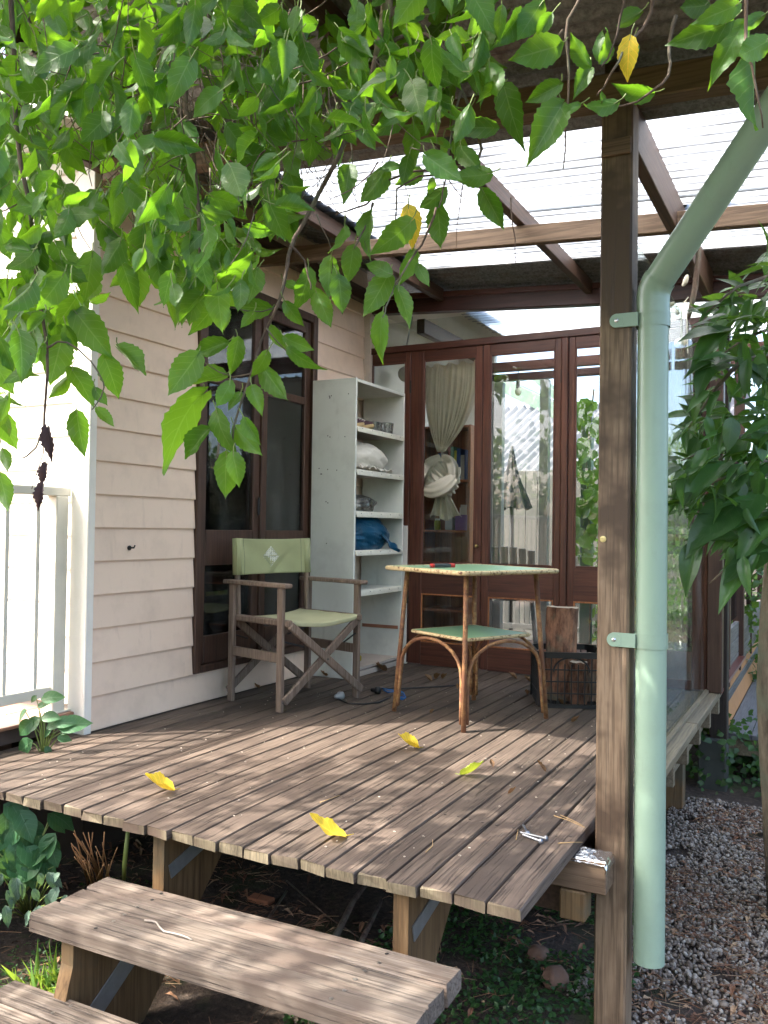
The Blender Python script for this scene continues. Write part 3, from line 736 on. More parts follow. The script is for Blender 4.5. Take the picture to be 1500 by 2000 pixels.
# contents
def shoe(name, loc, rz, label):
    e = empty(name, loc, label, 'shoe', None, rz); L = .25
    UP_ = cloth(name+' upper', (.085,.05,.06)); SOLE = plain(name+' sole', (.52,.38,.19), .7)
    def outline(t):        # half width along the length
        return .034 + .012*math.sin(t*math.pi*.9+.3) - .022*max(0, t-.85)/.15 - .010*max(0, .1-t)/.1
    sm = MB(); n = 16; v = []; f = []
    for j in range(n+1):
        t = j/n; x = (t-.5)*L; w_ = outline(t); lift = .018*max(0, t-.8)/.2
        for (yy, zz) in ((-w_, 0+lift), (-w_*1.06, .024+lift*.6), (w_*1.06, .024+lift*.6), (w_, 0+lift)): v.append((x, yy, zz))
    for j in range(n):
        for k in range(4): f.append((j*4+k, j*4+(k+1) % 4, (j+1)*4+(k+1) % 4, (j+1)*4+k))
    f += [(3,2,1,0), tuple(range(n*4, n*4+4))]; sm.add(v, f).build('sole', SOLE, e)
    um = MB(); v = []; f = []; K = 9
    for j in range(n+1):
        t = j/n; x = (t-.5)*L*.97; w_ = outline(t)*.98; h = .055 + .045*max(0, 1-t/.42)**.7 - .030*max(0, t-.55)/.45
        for k in range(K):
            a = math.pi*k/(K-1); open_ = (t < .45 and 3 <= k <= 5)
            v.append((x, -math.cos(a)*w_*(1-.25*math.sin(a)), .022 + (h*math.sin(a)**.75)*(.62 if open_ else 1)))
    for j in range(n):
        for k in range(K-1): f.append((j*K+k, j*K+k+1, (j+1)*K+k+1, (j+1)*K+k))
    f += [tuple(reversed(range(K))), tuple(range(n*K, (n+1)*K))]
    u_ = um.add(v, f).build('upper', UP_, e, True)
    lm_ = MB()
    for k in range(5): x = .005+k*.016; lm_.tube([(x, -.022, .078-k*.006), (x+.004, 0, .088-k*.007), (x, .022, .078-k*.006)], .0028, 5)
    lm_.build('laces', LINEN, e); return e
shoe('trainer', (-2.66, 4.56, 1.518), R(8), 'worn dark trainer nearer the shelf side panel')
shoe('trainer', (-2.645, 4.668, 1.518), R(2), 'worn dark trainer beside the clear tub on the shelf')
CLEARP = glass('clear plastic', (.86,.88,.88), 2.2, .5, .55)
def tub(loc, w_, d_, h, label, name, lid=False):
    m = MB(); n = 24; v = []; f = []
    prof = [(.86, 0), (.9, .01), (1, h-.006), (1.06, h), (1.02, h), (.96, h-.006), (.86, .008)]
    for (s_, z_) in prof:
        for k in range(n):
            a = 2*math.pi*k/n; c_, q_ = math.cos(a), math.sin(a)
            v.append((math.copysign(abs(c_)**.45, c_)*w_/2*s_, math.copysign(abs(q_)**.45, q_)*d_/2*s_, z_))
    for j in range(len(prof)-1):
        for k in range(n): f.append((j*n+k, j*n+(k+1) % n, (j+1)*n+(k+1) % n, (j+1)*n+k))
    f.append(tuple(reversed(range(n)))); f.append(tuple(range((len(prof)-1)*n, len(prof)*n)))
    return tag(m.add(v, f).build(name, CLEARP, None, True, loc), label, 'tub')
tub((-2.60, 4.80, 1.518), .12, .11, .062, 'low clear plastic tub next to the trainers', 'plastic_tub')
tub((-2.585, 4.955, 1.518), .10, .09, .075, 'taller clear plastic tub at the empty end of the top shelf', 'plastic_tub')
# white bedding bundle
bb = MB(); v, f = ico(5); out = []
for p in v:
    p = Vector(p); sag = 1.0 if p.z > 0 else .82
    k = 1 + .10*noise.noise(p*2.1+Vector((3,1,2))) + .035*abs(noise.noise(Vector((p.x*3, p.y*9+p.z*2, p.z*3))))*2
    out.append((p.x*.150*k, p.y*.275*k, max(-.075, p.z*(.118-.03*p.y)*k*sag)))
bb.add(out, f); bun = tag(bb.build('bedding_bundle', LINEN, None, True, (-2.665, 4.745, 1.259+.0745)), 'plump white bedding bundle stuffed on the second shelf', 'bedding')
fr_ = MB()
def rf_(u, v):
    y = -.19+.40*v; a = u*5.0; return (.10+.05*u+.008*math.sin(y*60+u*5), y, -.072 + .016*math.sin(a+y*40)**2 + .014*noise.noise(Vector((u*4, y*22, .3))) + .012)
fr_.grid(rf_, 10, 50); solid(fr_.build('hem', LINEN, bun, True), .003)
# crumpled clear bag
cb = MB(); v, f = ico(4); out = []
for p in v:
    p = Vector(p); k = 1 + .22*noise.noise(p*1.9+Vector((9,2,5))) + .06*abs(noise.noise(p*4)); out.append((p.x*.10*k, p.y*.15*k, max(-.045, p.z*.062*k)))
cb.add(out, f); tag(cb.build('crumpled_bag', glass('crinkled film', (.82,.84,.84), 2.6, 1.0, .75), None, True, (-2.615, 4.64, 1.005+.0448)), 'crumpled clear plastic bag alone on the middle shelf', 'bag')
# blue tarpaulin
tp = MB(); v, f = ico(5); out = []
for p in v:
    p = Vector(p); yy = p.y; hgt = .150 - .085*max(0, yy); k = 1 + .14*noise.noise(p*2.4+Vector((1,7,3))) + .10*abs(noise.noise(Vector((p.x*4, p.y*3+p.z*6, p.z*4))))
    out.append((p.x*.135*k, p.y*.285*min(k, 1.05), max(-.09, p.z*hgt*k + .0)))
tp.add(out, f); tpo = tag(tp.build('folded_tarpaulin', TARP, None, False, (-2.652, 4.765, .769+.0895)), 'glossy blue tarpaulin crammed on the shelf', 'tarpaulin')
fl = MB()
def tf(u, v):
    y = .02+.27*v; w_ = .11*(1-.6*v); return (.105+.045*u*(1-.2*v)+.01*math.sin(v*9), y, .05-.11*v - .05*u + .016*math.sin(u*9+v*6) + .012*noise.noise(Vector((u*5, v*5, 4))) - .01)
fl.grid(tf, 12, 16); solid(fl.build('loose_fold', TARP, tpo), .002)
# sponge on the base, fallen leaves added later
sg = MB().box((0,0,.022), (.075, .11, .04), .010); tag(sg.build('sponge', plain('yellow green sponge', (.42,.33,.02), .95, 0, .6, 60, .6), None, False, (-2.66, 4.70, .0605)), 'yellow and green scouring sponge on the shelf base', 'sponge')

# ------------------------------------------------------------------ director's chair
ang = math.atan2(-.26, .96)                                           # seat faces this way
ch = empty('directors_chair', (-2.495, 3.792, .0005), "grey timber folding armchair with olive canvas seat and back", 'chair', None, ang)
CW, CD = .265, .193                                                   # half width (y), half depth (x)
def cb_(mb, name, mat, parent=ch, smooth=False): return mb.build(name, mat, parent, smooth)
for sy in (-1, 1):
    cb_(MB().bar((CD, sy*CW, 0), (CD, sy*CW, .606), .022, .040, (1,0,0), .003), 'front_leg', CHAIRW)
    cb_(MB().bar((-CD, sy*CW, 0), (-CD, sy*CW, .606), .022, .040, (1,0,0), .003), 'back_leg', CHAIRW)
    cb_(MB().bar((-CD-.055, sy*CW, .617), (CD+.055, sy*CW, .617), .052, .022, (0,0,1), .008), 'armrest', CHAIRW)
    cb_(MB().bar((-CD, sy*CW, .262), (CD, sy*CW, .262), .018, .048, (0,0,1), .003), 'side_rail', CHAIRW)
    cb_(MB().bar((-CD+.018, sy*(CW-.024), .43), (-CD-.008, sy*(CW-.024), .842), .022, .028, (1,0,0), .006), 'back_upright', CHAIRW)
    cb_(MB().bar((-CD-.05, sy*(CW-.022), .432), (CD+.05, sy*(CW-.022), .432), .030, .034, (0,0,1), .010), 'seat_rail', CHAIRW)
for sx, dx in ((1, .030), (-1, -.03)):
    for k, sgn in enumerate((1, -1)):
        x = sx*CD + dx + (.016 if k else -.004)
        g = cb_(MB().bar((x, sgn*(CW-.02), .425), (x, -sgn*(CW-.004), .050), .020, .040, (0,0,1), .004), 'cross_leg', CHAIRW)
        MB().tube([(x, -sgn*(CW-.004), .050), (x-sx*.03, -sgn*(CW-.004), .050)], .008, 8).build('pivot_bolt', CHROME, g)
    MB().tube([(sx*CD+dx-.02, 0, .238), (sx*CD+dx+.03*1, 0, .238)], .006, 8).build('pivot_bolt', CHROME, ch)
for sy in (-1, 1):
    for sx in (-1, 1): cb_(MB().tube([(sx*CD, sy*(CW-.006), .345), (sx*(CD+.03), sy*.14, .31)], .0045, 6), 'steel_stay', DARKM)
def seatf(u, v):
    x = (u-.5)*(2*CD+.07); y = (v-.5)*(2*CW-.016); sag = .034*(1-(2*v-1)**2)*(1-.15*(2*u-1)**2)
    return (x, y, .452 - sag + .003*noise.noise(Vector((u*5, v*5, 1))) - (.012 if v in (0, 1) else 0))
s_ = cb_(MB().grid(seatf, 24, 28), 'seat', CANVAS_S, smooth=True); solid(s_, .004)
hm = MB().grid(lambda u, v: (seatf(0 if False else 1, v)[0]+.001, seatf(1, v)[1], seatf(1, v)[2]-.022*u), 3, 28); o = hm.build('seat_hem', CANVAS_S, s_, True); solid(o, .003)
def backf(u, v):
    y = (v-.5)*(2*CW-.012); z = .652+.192*u; bow = .030*(1-(2*v-1)**2)
    fold = .006*noise.noise(Vector((u*2+v*3, v*4, .5))) + .012*math.exp(-((v-.70-.35*(u-.5))/.05)**2)*(1-u)
    return (-CD+.020 - bow - .012*u - fold, y, z - .006*(1-(2*v-1)**2)*(u > .5))
b_ = cb_(MB().grid(backf, 20, 40), 'backrest', CANVAS, smooth=True); solid(b_, .004)
for sy in (-1, 1):
    sl_ = MB()
    for k in range(13): a = 2*math.pi*k/12
    sl_.tube([(-CD+.004, sy*(CW-.024), .652), (-CD-.007, sy*(CW-.024), .842)], .024, 14); sl_.build('sleeve', CANVAS, b_, True)
    stt = MB(); stt.tube([Vector(backf(t/8, .5+sy*.385))+Vector((.0035, 0, 0)) for t in range(9)], .0012, 4); stt.build('stitching', DARKM, b_)
pa = MB(); q = [(.5, .5, .066, 0)]
cpt = lambda a, b: Vector(backf(.5+b/.192, .49+a/(2*CW)))+Vector((.0030, 0, 0))
PATCH = plain('pale printed patch', (.62,.63,.55), .7, 0, .06)
pa.grid(lambda u, v: cpt(((u-.5)+(v-.5))*.060, ((u-.5)-(v-.5))*.060)+Vector((.001,0,0)), 10, 10)
pt = pa.build('logo_patch', PATCH, b_); solid(pt, .0012, 1)
MARK = plain('faded print', (.34,.37,.32), .7); pk = MB()
nrm = Vector((.0046, 0, 0))
def pline(pts, r=.0011): pk.tube([cpt(a, b)+Vector((.0030,0,0)) for a, b in pts], r, 4)
pline([(-.052,0), (0,.050), (.052,0), (0,-.050), (-.052,0)], .0008)
for k, x in enumerate((-.030,-.020,-.010,0,.010,.020,.030)): pline([(x-.003,-.006), (x+(.002 if k % 2 else -.002),.004), (x+.003,-.006)])
pline([(-.006,.018), (0,.028), (.006,.018), (0,.012), (-.006,.018)])
pk.build('logo_print', MARK, b_)

# ------------------------------------------------------------------ square rusted table
RUST = None
def rustm():
    g = NG('flaking cream paint over rust'); n = g.noise(g.coords((1,1,1)), 34, 6, .7); n2 = g.noise(g.coords((1,1,1)), 9, 4, .6)
    c = g.ramp(n, [(.33, (.06,.022,.012)), (.42, (.20,.085,.035)), (.56, (.36,.19,.075)), (.72, (.48,.33,.15))]); c = g.mix(g.ramp(n2, [(.42, (0,0,0)), (.66, (1,1,1))]), c, (.19,.08,.045)); g.base(c, .65); g.bump(n, .6, .003); return g.m
RUST = rustm()
def rustb():
    g = NG('chipped cream rim'); n = g.noise(g.coords((1,1,1)), 60, 5, .7)
    c = g.ramp(n, [(.33, (.06,.025,.012)), (.40, (.28,.15,.07)), (.47, (.62,.49,.28))]); g.base(c, .55); g.bump(n, .6, .003); return g.m
RIM = rustb()
GREEN = paint('green laminate', (.22,.42,.24), .35, (.32,.44,.28), .35, .02, 9, .05)
TR = math.atan2(-.454, .891)
tb = empty('rusted_table', (-1.560, 3.920, .0005), 'square green-topped two-tier table with rusty arched tube legs', 'table', None, TR)
# local frame: x towards the right corner direction u, y towards left corner
def slab(hw, z, t, rad, rimr):
    m = MB(); n = 6; pts = []
    for (cx, cy_, a0) in ((hw-rad, hw-rad, 0), (-hw+rad, hw-rad, 90), (-hw+rad, -hw+rad, 180), (hw-rad, -hw+rad, 270)):
        for k in range(n+1):
            a = R(a0+90*k/n); pts.append((cx+rad*math.cos(a), cy_+rad*math.sin(a)))
    k = len(pts); v = [(x, y, z+t/2) for x, y in pts]+[(x, y, z-t/2) for x, y in pts]
    m.add(v, [tuple(range(k)), tuple(reversed(range(k, 2*k)))]+[(i, i+k, (i+1) % k+k, (i+1) % k) for i in range(k)])
    r = MB(); loop = [Vector((x, y, z-.002)) for x, y in pts]; r.tube(loop+loop[:2], rimr, 10, False); return m, r
m_, r__ = slab(.306, .712, .014, .045, .0110)
t_ = m_.build('table_top', GREEN, tb); r__.build('rim', RIM, t_, True)
m_, r__ = slab(.206, .402, .010, .02, .0085)
t_ = m_.build('lower_shelf', GREEN, tb); r__.build('rim', RIM, t_, True)
legs = {}
for sx in (-1, 1):
    for sy in (-1, 1):
        top = Vector((sx*.222, sy*.222, .700)); bot = Vector((sx*.262, sy*.262, .0)); legs[sx, sy] = (top, bot)
        MB().tube([bot+Vector((0,0,.0)), bot.lerp(top, .5), top], .0115, 12).build('leg', RUST, tb, True)
def lp(sx, sy, z): a, b = legs[sx, sy]; return b.lerp(a, z/.7)
for (s1, s2) in (((-1,-1), (1,-1)), ((1,-1), (1,1)), ((1,1), (-1,1)), ((-1,1), (-1,-1))):
    A0, A1 = lp(*s1, .03), lp(*s1, .22); B0, B1 = lp(*s2, .03), lp(*s2, .22); mid = (A1+B1)/2; mid.z = .388
    inw = (Vector((0,0,0))-Vector((mid.x, mid.y, 0))).normalized()*.018
    ed = (B1-A1).normalized()*.020
    pts = [A0+ed, A0.lerp(A1, .5)+ed, A1+ed]
    for k in range(1, 12):
        t = math.pi*k/12; c_ = (A1+B1)/2; w_ = (B1-A1)/2 - ed
        pts.append(c_ - w_*math.cos(t) + Vector((0,0,(.388-.22)*math.sin(t)**.85)))
    pts += [B1-ed, B0.lerp(B1, .5)-ed, B0-ed]
    MB().tube(pts, .0082, 10).build('arch_brace', RUST, tb, True)
# screwdriver handle / knife on the table
kn = empty('utility_knife', (-1.66, 3.80, .7195), 'red and grey utility knife lying on the green table top', 'knife', None, R(58))
MB().box((0,0,.010), (.105, .024, .018), .006).build('handle', plain('dark grey grip', (.05,.055,.06), .5), kn)
for x in (-.058, .056): MB().box((x,0,.010), (.020 if x < 0 else .030, .026, .020), .007).build('end_cap', plain('red plastic', (.55,.025,.02), .4), kn)
MB().box((-.088,0,.008), (.045,.014,.002), .0005).build('blade', CHROME, kn)

# ------------------------------------------------------------------ milk crate with firewood
cr = empty('milk_crate', (-1.232, 4.475, .0008), 'black plastic milk crate holding firewood', 'crate', None, R(24))
Wc, Hc = .176, .285
def ring(z, h, hw, cut, t, name):
    pts = []
    for (a, b) in ((hw, hw-cut), (hw-cut, hw), (-hw+cut, hw), (-hw, hw-cut), (-hw, -hw+cut), (-hw+cut, -hw), (hw-cut, -hw), (hw, -hw+cut)): pts.append((a, b))
    m = MB(); k = len(pts); v = []
    for s_ in (1, 1-t/hw):
        for zz in (z-h/2, z+h/2): v += [(x*s_, y*s_, zz) for x, y in pts]
    f = []
    for i in range(k):
        j = (i+1) % k; f += [(i, j, k+j, k+i), (2*k+j, 2*k+i, 3*k+i, 3*k+j), (k+i, k+j, 3*k+j, 3*k+i), (j, i, 2*k+i, 2*k+j)]
    m.add(v, f); return m.build(name, BLACKP, cr)
ring(Hc-.015, .030, Wc, .045, .012, 'top_rim'); ring(.010, .020, Wc*.94, .042, .012, 'bottom_rim')
for z in (.075, .135, .195): ring(z, .006, Wc*.945+.006*z, .042, .006, 'band')
bs = MB()
for k in range(-4, 5): bs.box((k*.034, 0, .006), (.006, .31, .006)); bs.box((0, k*.034, .0065), (.31, .006, .006))
bs.build('base_grid', BLACKP, cr)
for s in range(4):
    m4 = Matrix.Rotation(s*math.pi/2, 4, 'Z')
    for k in range(-3, 4):
        a, b = Vector((k*.034, Wc*.935, .02)), Vector((k*.034, Wc*.965, Hc-.06 if abs(k) != 3 else Hc-.03))
        MB().bar(m4 @ a, m4 @ b, .006, .005, (m4 @ Vector((0,1,0)))).build('bar', BLACKP, cr)
    for k in (-1, 1):                                                  # arched web under the rim
        ar = MB(); ar.tube([m4 @ Vector((k*.006+k*.085*math.sin(t/8*1.57), Wc*.96, Hc-.10+.072*math.cos(t/8*1.57)**1.0)) for t in range(9)], .005, 6); ar.build('web', BLACKP, cr)
    c = m4 @ Vector((Wc-.0225, Wc-.0225, 0)); d_ = m4 @ Vector((1,1,0)).normalized()
    MB().bar(c+Vector((0,0,.008)), c+Vector((0,0,Hc-.01)), .052, .006, d_, .001).build('corner_panel', BLACKP, cr)
FW = bark('split firewood', (.05,.02,.013), (.34,.17,.10), 30); FWE = plain('sawn log end', (.42,.36,.29), .9, 0, .3, 40, .4)
def log(loc, dims, h, tilt, label, seed):
    n = 44; m = MB(); v = []; f = []; nz = 20
    for j in range(nz+1):
        for k in range(n):
            a = 2*math.pi*k/n; c_, s_ = math.cos(a), math.sin(a)
            rr = 1 + .12*noise.noise(Vector((c_*1.6+seed, s_*1.6, j*.12))) + .13*noise.noise(Vector((c_*6+seed, s_*6, j*.16))) + .05*noise.noise(Vector((c_*17+seed, s_*17, j*.7)))
            v.append((math.copysign(abs(c_)**.8, c_)*dims[0]*rr, math.copysign(abs(s_)**.8, s_)*dims[1]*rr, h*j/nz + .006*noise.noise(Vector((c_*2, s_*2, seed)))*(j == nz)))
    for j in range(nz):
        for k in range(n): f.append((j*n+k, j*n+(k+1) % n, (j+1)*n+(k+1) % n, (j+1)*n+k))
    f.append(tuple(reversed(range(n)))); f.append(tuple(range(nz*n, (nz+1)*n)))
    m.add(v, f); o = m.build('firewood_log', FW, None, False, loc); o.data.materials.append(FWE)
    o.data.polygons[len(f)-1].material_index = 1; o.data.polygons[len(f)-2].material_index = 1
    o.rotation_euler = tilt; return tag(o, label, 'log', 'firewood in the crate')
log((-1.27, 4.475, .014), (.080, .070), .485, (R(-2), R(1.5), R(14)), 'tall split firewood log rising above the crate rim', 1.0)
log((-1.140, 4.525, .014), (.045, .05), .245, (0, R(3), R(40)), 'reddish short log wedged beside the tall one', 4.0)
log((-1.150, 4.410, .014), (.042, .036), .215, (R(2), 0, R(10)), 'shortest split log at the front of the crate', 7.0)

# ------------------------------------------------------------------ extension cord
cd = MB(); P_ = lambda x, y, z=.006: onz(x, y, z)
cpts = [(893,1338), (860,1341), (820,1343), (780,1345), (745,1345), (735,1346)]
cd.tube([P_(*p) for p in cpts], .0042, 7)
crd = tag(cd.build('extension_cord', BLACKP, None, True), 'black extension cord snaking over the deck with two plugs', 'cord')
c2 = MB(); pts = []
raw = [(762,1362), (740,1372), (710,1375), (680,1374), (662,1366), (656,1357), (664,1350)]
for i in range(len(raw)-1):
    for k in range(4): t = k/4; pts.append(P_(raw[i][0]*(1-t)+raw[i+1][0]*t, raw[i][1]*(1-t)+raw[i+1][1]*t))
c2.tube(pts+[P_(*raw[-1])], .0042, 7); c2.build('cable', BLACKP, crd, True)
def plug(x, y, a, mat, nm):
    m = MB(); T = Matrix.Translation(P_(x, y, .022)) @ Matrix.Rotation(a, 4, 'Z') @ Matrix.Rotation(R(90), 4, 'Y')
    m.lathe([(.006,-.035), (.011,-.030), (.013,-.010), (.021,-.006), (.021,.016), (.017,.020)], 14, T); m.build(nm, mat, crd, True)
plug(736, 1348, R(10), BLACKP, 'socket_end'); plug(664, 1359, R(70), plain('grey plug', (.30,.31,.32), .4), 'plug_end')
tw = MB(); BLUE = plain('blue twine', (.02,.14,.42), .6)
for k in range(3):
    pts = [P_(x+wob(2), y+wob(2)-k*2, .008+.006*k) for x, y in ((748,1349), (758,1352), (768,1352), (778,1353), (790,1357), (793,1363), (784,1366), (772,1360))]; tw.tube(pts, .0028, 6)
tag(tw.build('blue_twine', BLUE, None, True), 'tangle of blue twine knotted round the cord', 'twine')

# ------------------------------------------------------------------ bolts, twigs and small litter on deck and step
BOLTM = plain('zinc bolt', (.20,.21,.23), .35, .8)
def bolt(x, y, a, L, lab):
    m = MB(); T = Matrix.Translation(onz(x, y, .0075)) @ Matrix.Rotation(a, 4, 'Z') @ Matrix.Rotation(R(90), 4, 'Y')
    m.lathe([(.0038,-L/2), (.0038,L/2-.006), (.0085,L/2-.006), (.0085,L/2), (.004,L/2+.003)], 10, T); return tag(m.build('bolt', BOLTM, None, False), lab, 'bolt', 'bolts on the deck')
bolt(1026, 1620, R(-62), .075, 'steel bolt resting across the other bolts'); bolt(1042, 1632, R(-8), .085, 'steel bolt lying nearest the yellow pine needles'); bolt(1040, 1637, R(-22), .07, 'steel bolt under its neighbours near the deck edge')
def stick(pts, z, r, lab, mat=TWIG, grp=None, nm='twig'):
    P3 = [onz(x, y, z+r) for x, y in pts]; rr = [r*(1-.4*i/(len(P3)-1)) for i in range(len(P3))]
    return tag(MB().tube(P3, rr, 6).build(nm, mat, None, True), lab, 'twig', grp)
stick([(282,1798), (297,1799), (306,1802), (312,1811), (320,1819), (335,1822), (352,1826), (366,1831), (375,1836)], -.181, .0034, 'crooked pale twig lying on the upper step', plain('bleached twig', (.27,.235,.20), .8))
NEED = plain('straw needle', (.42,.28,.13), .7)
for k, p in enumerate((((1082,1593), (1110,1602), (1142,1616)), ((1095,1592), (1118,1602), (1138,1612)), ((832,1664), (845,1652), (845,1640)), ((625,1567), (645,1560), (664,1553)), ((1090,1647), (1115,1645), (1138,1645)), ((1008,1640), (1012,1620)))):
    stick(p, .001, .0013, ['longer straw needle beyond the bolts by the post', 'shorter straw needle crossing its longer neighbour', 'hooked straw needle standing apart on the boards', 'straight straw needle beside the bright yellow leaf', 'pale needle lying along the deck side edge', 'short needle pointing at the bolts'][k], NEED, 'needles on the deck', 'pine_needle')
for k in range(90):                                                   # crumbs
    pass

# ------------------------------------------------------------------ leaf meshes
def leafgeo(wr=.62, fold=.35, bend=.25, serr=.035, n=14, cord=.10, twist=0.0, tip=1.6, wave=.0, sd=0.0):
    "unit leaf: stalk at the origin, tip at y = 1, face up +z; returns verts, faces, uvs"
    v = []; f = []; uv = []
    for j in range(n+1):
        t = j/n
        hw = wr/2*(math.sin(math.pi*min(1, t**.62))**.80)*(1 - .25*max(0, t-.6)/.4) if 0 < t < 1 else 0.0
        hw *= 1 - max(0, t-.78)/.22*.30*(tip-1)
        for k, s in enumerate((-1, -.5, 0, .5, 1)):
            x = s*hw*(1 + (serr*(1 if j % 2 else -1) if abs(s) == 1 and 1 < j < n-1 else 0))
            y = t - (cord*(1-t*6) if t < .166 and s else 0)*abs(s)
            z = abs(x)*fold - bend*t*t + .0
            z += wave*math.sin(t*13+s*2+sd)*abs(s)*.6 + .02*noise.noise(Vector((x*4+sd, y*4, sd)))
            a = twist*t; v.append((x*math.cos(a)-z*math.sin(a)*.3, y, z+x*math.sin(a))); uv.append((.5+s*.5, t))
    for j in range(n):
        for k in range(4): f.append((j*5+k, j*5+k+1, (j+1)*5+k+1, (j+1)*5+k))
    return v, f, uv
def leafmesh(name, mat, **k):
    v, f, uv = leafgeo(**k); mb = MB(); mb.add(v, f, None, uv); me = bpy.data.meshes.new(name); me.from_pydata(mb.v, [], mb.f)
    l = me.uv_layers.new(name='uv'); d = []
    for p in me.polygons:
        for i in p.vertices: d += list(mb.uv[i])
    l.data.foreach_set('uv', d); me.polygons.foreach_set('use_smooth', [True]*len(me.polygons)); me.materials.append(mat); return me
def frame(base, tip, nrm):
    y = (tip-base); L = y.length; y.normalize(); x = y.cross(nrm)
    if x.length < 1e-4: x = y.orthogonal()
    x.normalize(); z = x.cross(y); m = Matrix((x*L, y*L, z*L)).transposed().to_4x4(); m.translation = base; return m
def rdir(): return Vector((random.gauss(0,1), random.gauss(0,1), random.gauss(0,1))).normalized()

# ------------------------------------------------------------------ room behind the folding doors
fl = bpy.data.objects.new('floor', None); col.objects.link(fl); fl['kind'] = 'structure'; fl.location = (-1.7, 6, -.02)
fbm = MB().box((0,0,0), (.128, 1.64, .018), .001); fme = None
for i in range(18):
    l_ = Vector((-2.82+i*.130, 6.055, -.0105)) - fl.location
    if fme is None: o = fbm.build('floor_board', FLOORW, fl, loc=l_); fme = o.data
    else: link('floor_board', fme, fl, l_)
room = empty('sunroom', (-2.8, 6.2, 0), 'white-walled sunroom behind the folding doors', 'room'); ro = Vector((2.8, -6.2, 0))
def rmx(mb, name, mat): return mb.build(name, mat, room, loc=ro)
rmx(MB().box((-2.90, 6.05, 1.22), (.06, 1.70, 2.44)), 'wall', WALLW)
rmx(MB().box((-2.72, 6.90, 1.22), (.36, .06, 2.44)), 'wall', WALLW)
rmx(MB().box((-2.62, 6.05, 2.462), (.62, 1.76, .02)), 'ceiling', WALLW)
for i, (ya, yb) in enumerate(((5.56, 6.30), (6.28, 7.0))): solid(rmx(corr(-2.35, .3, ya, yb, lambda x: 2.44-.02*(x+2), .0+.004*i, 40+i), 'translucent_sheet', POLY), .0012, 1)
rmx(MB().box((-2.50, 5.95, 2.30), (.06, 1.30, .10), .003), 'beam', BEAM_Y)
rmx(MB().box((-1.5, 6.62, 2.235), (2.6, .06, .075), .003), 'beam', RED_X)
rmx(MB().box((-1.5, 6.90, 2.200), (2.7, .06, .06), .003), 'beam', BEAM_D)
RAILG = paint('pale grey post paint', (.22,.215,.20), .5)
for x in (-2.50, -2.10, -1.30, -.60): rmx(MB().box((x, 6.90, 1.08), (.075, .07, 2.16), .003), 'post', RAILG if x < -2 else BROWN_Z)
sn = MB(); sn.box((-2.575, 6.86, 1.0), (.06, .05, 2.0), .003); rmx(sn, 'door_frame', RAILG)
# bookcase and what stands in it
BX0, BX1, BY0, BY1 = -2.745, -2.345, 5.86, 6.10
bc = empty('bookcase', ((BX0+BX1)/2, (BY0+BY1)/2, .0), 'honey timber bookcase seen through the curtained door', 'bookcase'); bo = -Vector(((BX0+BX1)/2, (BY0+BY1)/2, 0))
def bk(mb, n_, m_=BOOKW): return mb.build(n_, m_, bc, loc=bo)
for x in (BX0+.01, BX1-.01): bk(MB().box((x, (BY0+BY1)/2, .84), (.02, BY1-BY0, 1.68), .002), 'side')
bk(MB().box(((BX0+BX1)/2, BY1-.006, .84), (BX1-BX0-.042, .010, 1.66)), 'back')
BS = [1.67, 1.265, .89, .625, .30, .03]
for z in BS: bk(MB().box(((BX0+BX1)/2, (BY0+BY1)/2-.004, z), (BX1-BX0-.042, BY1-BY0-.014, .018), .002), 'shelf')
BKC = [(.02,.07,.22), (.55,.50,.08), (.05,.10,.30), (.5,.48,.42), (.30,.05,.05), (.06,.16,.10)]
x = BX1-.03
for i in range(9):
    t = random.uniform(.016, .032); h = random.uniform(.17, .25); c = BKC[(i*5+1) % 6]; x -= t+.002
    b_ = empty('book', (x+t/2, 5.955, 1.2741), ['slim', 'thick', 'tall', 'short', 'plain', 'worn', 'narrow', 'broad', 'faded'][i]+' '+['navy', 'grey', 'blue', 'yellow', 'green', 'red'][i % 6]+' book on the bookcase shelf behind the knot', 'book', 'books in the bookcase')
    MB().box((0,0,h/2), (t, .15, h), .002).build('cover', plain('book cloth %d' % i, BKC[(2, 3, 0, 1, 5, 4)[i % 6]], .6), b_); MB().box((0,.004,h/2), (t*.8, .151, h*.97)).build('pages', LINEN, b_)
def carton(loc, d, c, lab, nm='carton'):
    e = empty(nm, loc, lab, 'box'); m = plain(nm+lab[:6], c, .6)
    MB().box((0,0,d[2]/2), d, .002).build('body', m, e); MB().box((d[0]*.1, -d[1]*.3, d[2]+.03), (d[0]*.5, .003, .09), .001).build('paper', LINEN, e); MB().box((-d[0]*.15, 0, d[2]+.02), (d[0]*.4, .003, .07), .001).build('paper', WHITE, e); return e
carton((-2.42, 5.93, .8991), (.10, .10, .115), (.20,.13,.30), 'purple letter box on the bookcase shelf'); carton((-2.53, 5.93, .8991), (.06, .06, .095), (.55,.58,.6), 'narrow white box beside the purple one')
jr = empty('jar', (-2.63, 5.92, .8991), 'yellow-green jar below the curtain knot', 'jar'); MB().lathe([(.022,0), (.024,.005), (.024,.065), (.018,.072)], 16).build('body', plain('jar green', (.42,.45,.06), .3), jr, True); MB().lathe([(.019,.073), (.019,.086)], 16).build('lid', WHITE, jr)
for k in range(5): tag(MB().box((0,0,0), (.21, .15, .003), 0).build('paper_sheet', LINEN if k % 2 else WHITE, None, False, (-2.58+k*.03, 5.93+wob(.01), .6361+k*.0045)), ['bottom', 'second lowest', 'middle', 'second highest', 'top'][k]+' sheet of the paper pile on the low bookcase shelf', 'paper', 'papers on the bookcase')
for o in [o for o in bpy.data.objects if o.name.startswith('paper_sheet')]: o.rotation_euler.z = wob(.4)
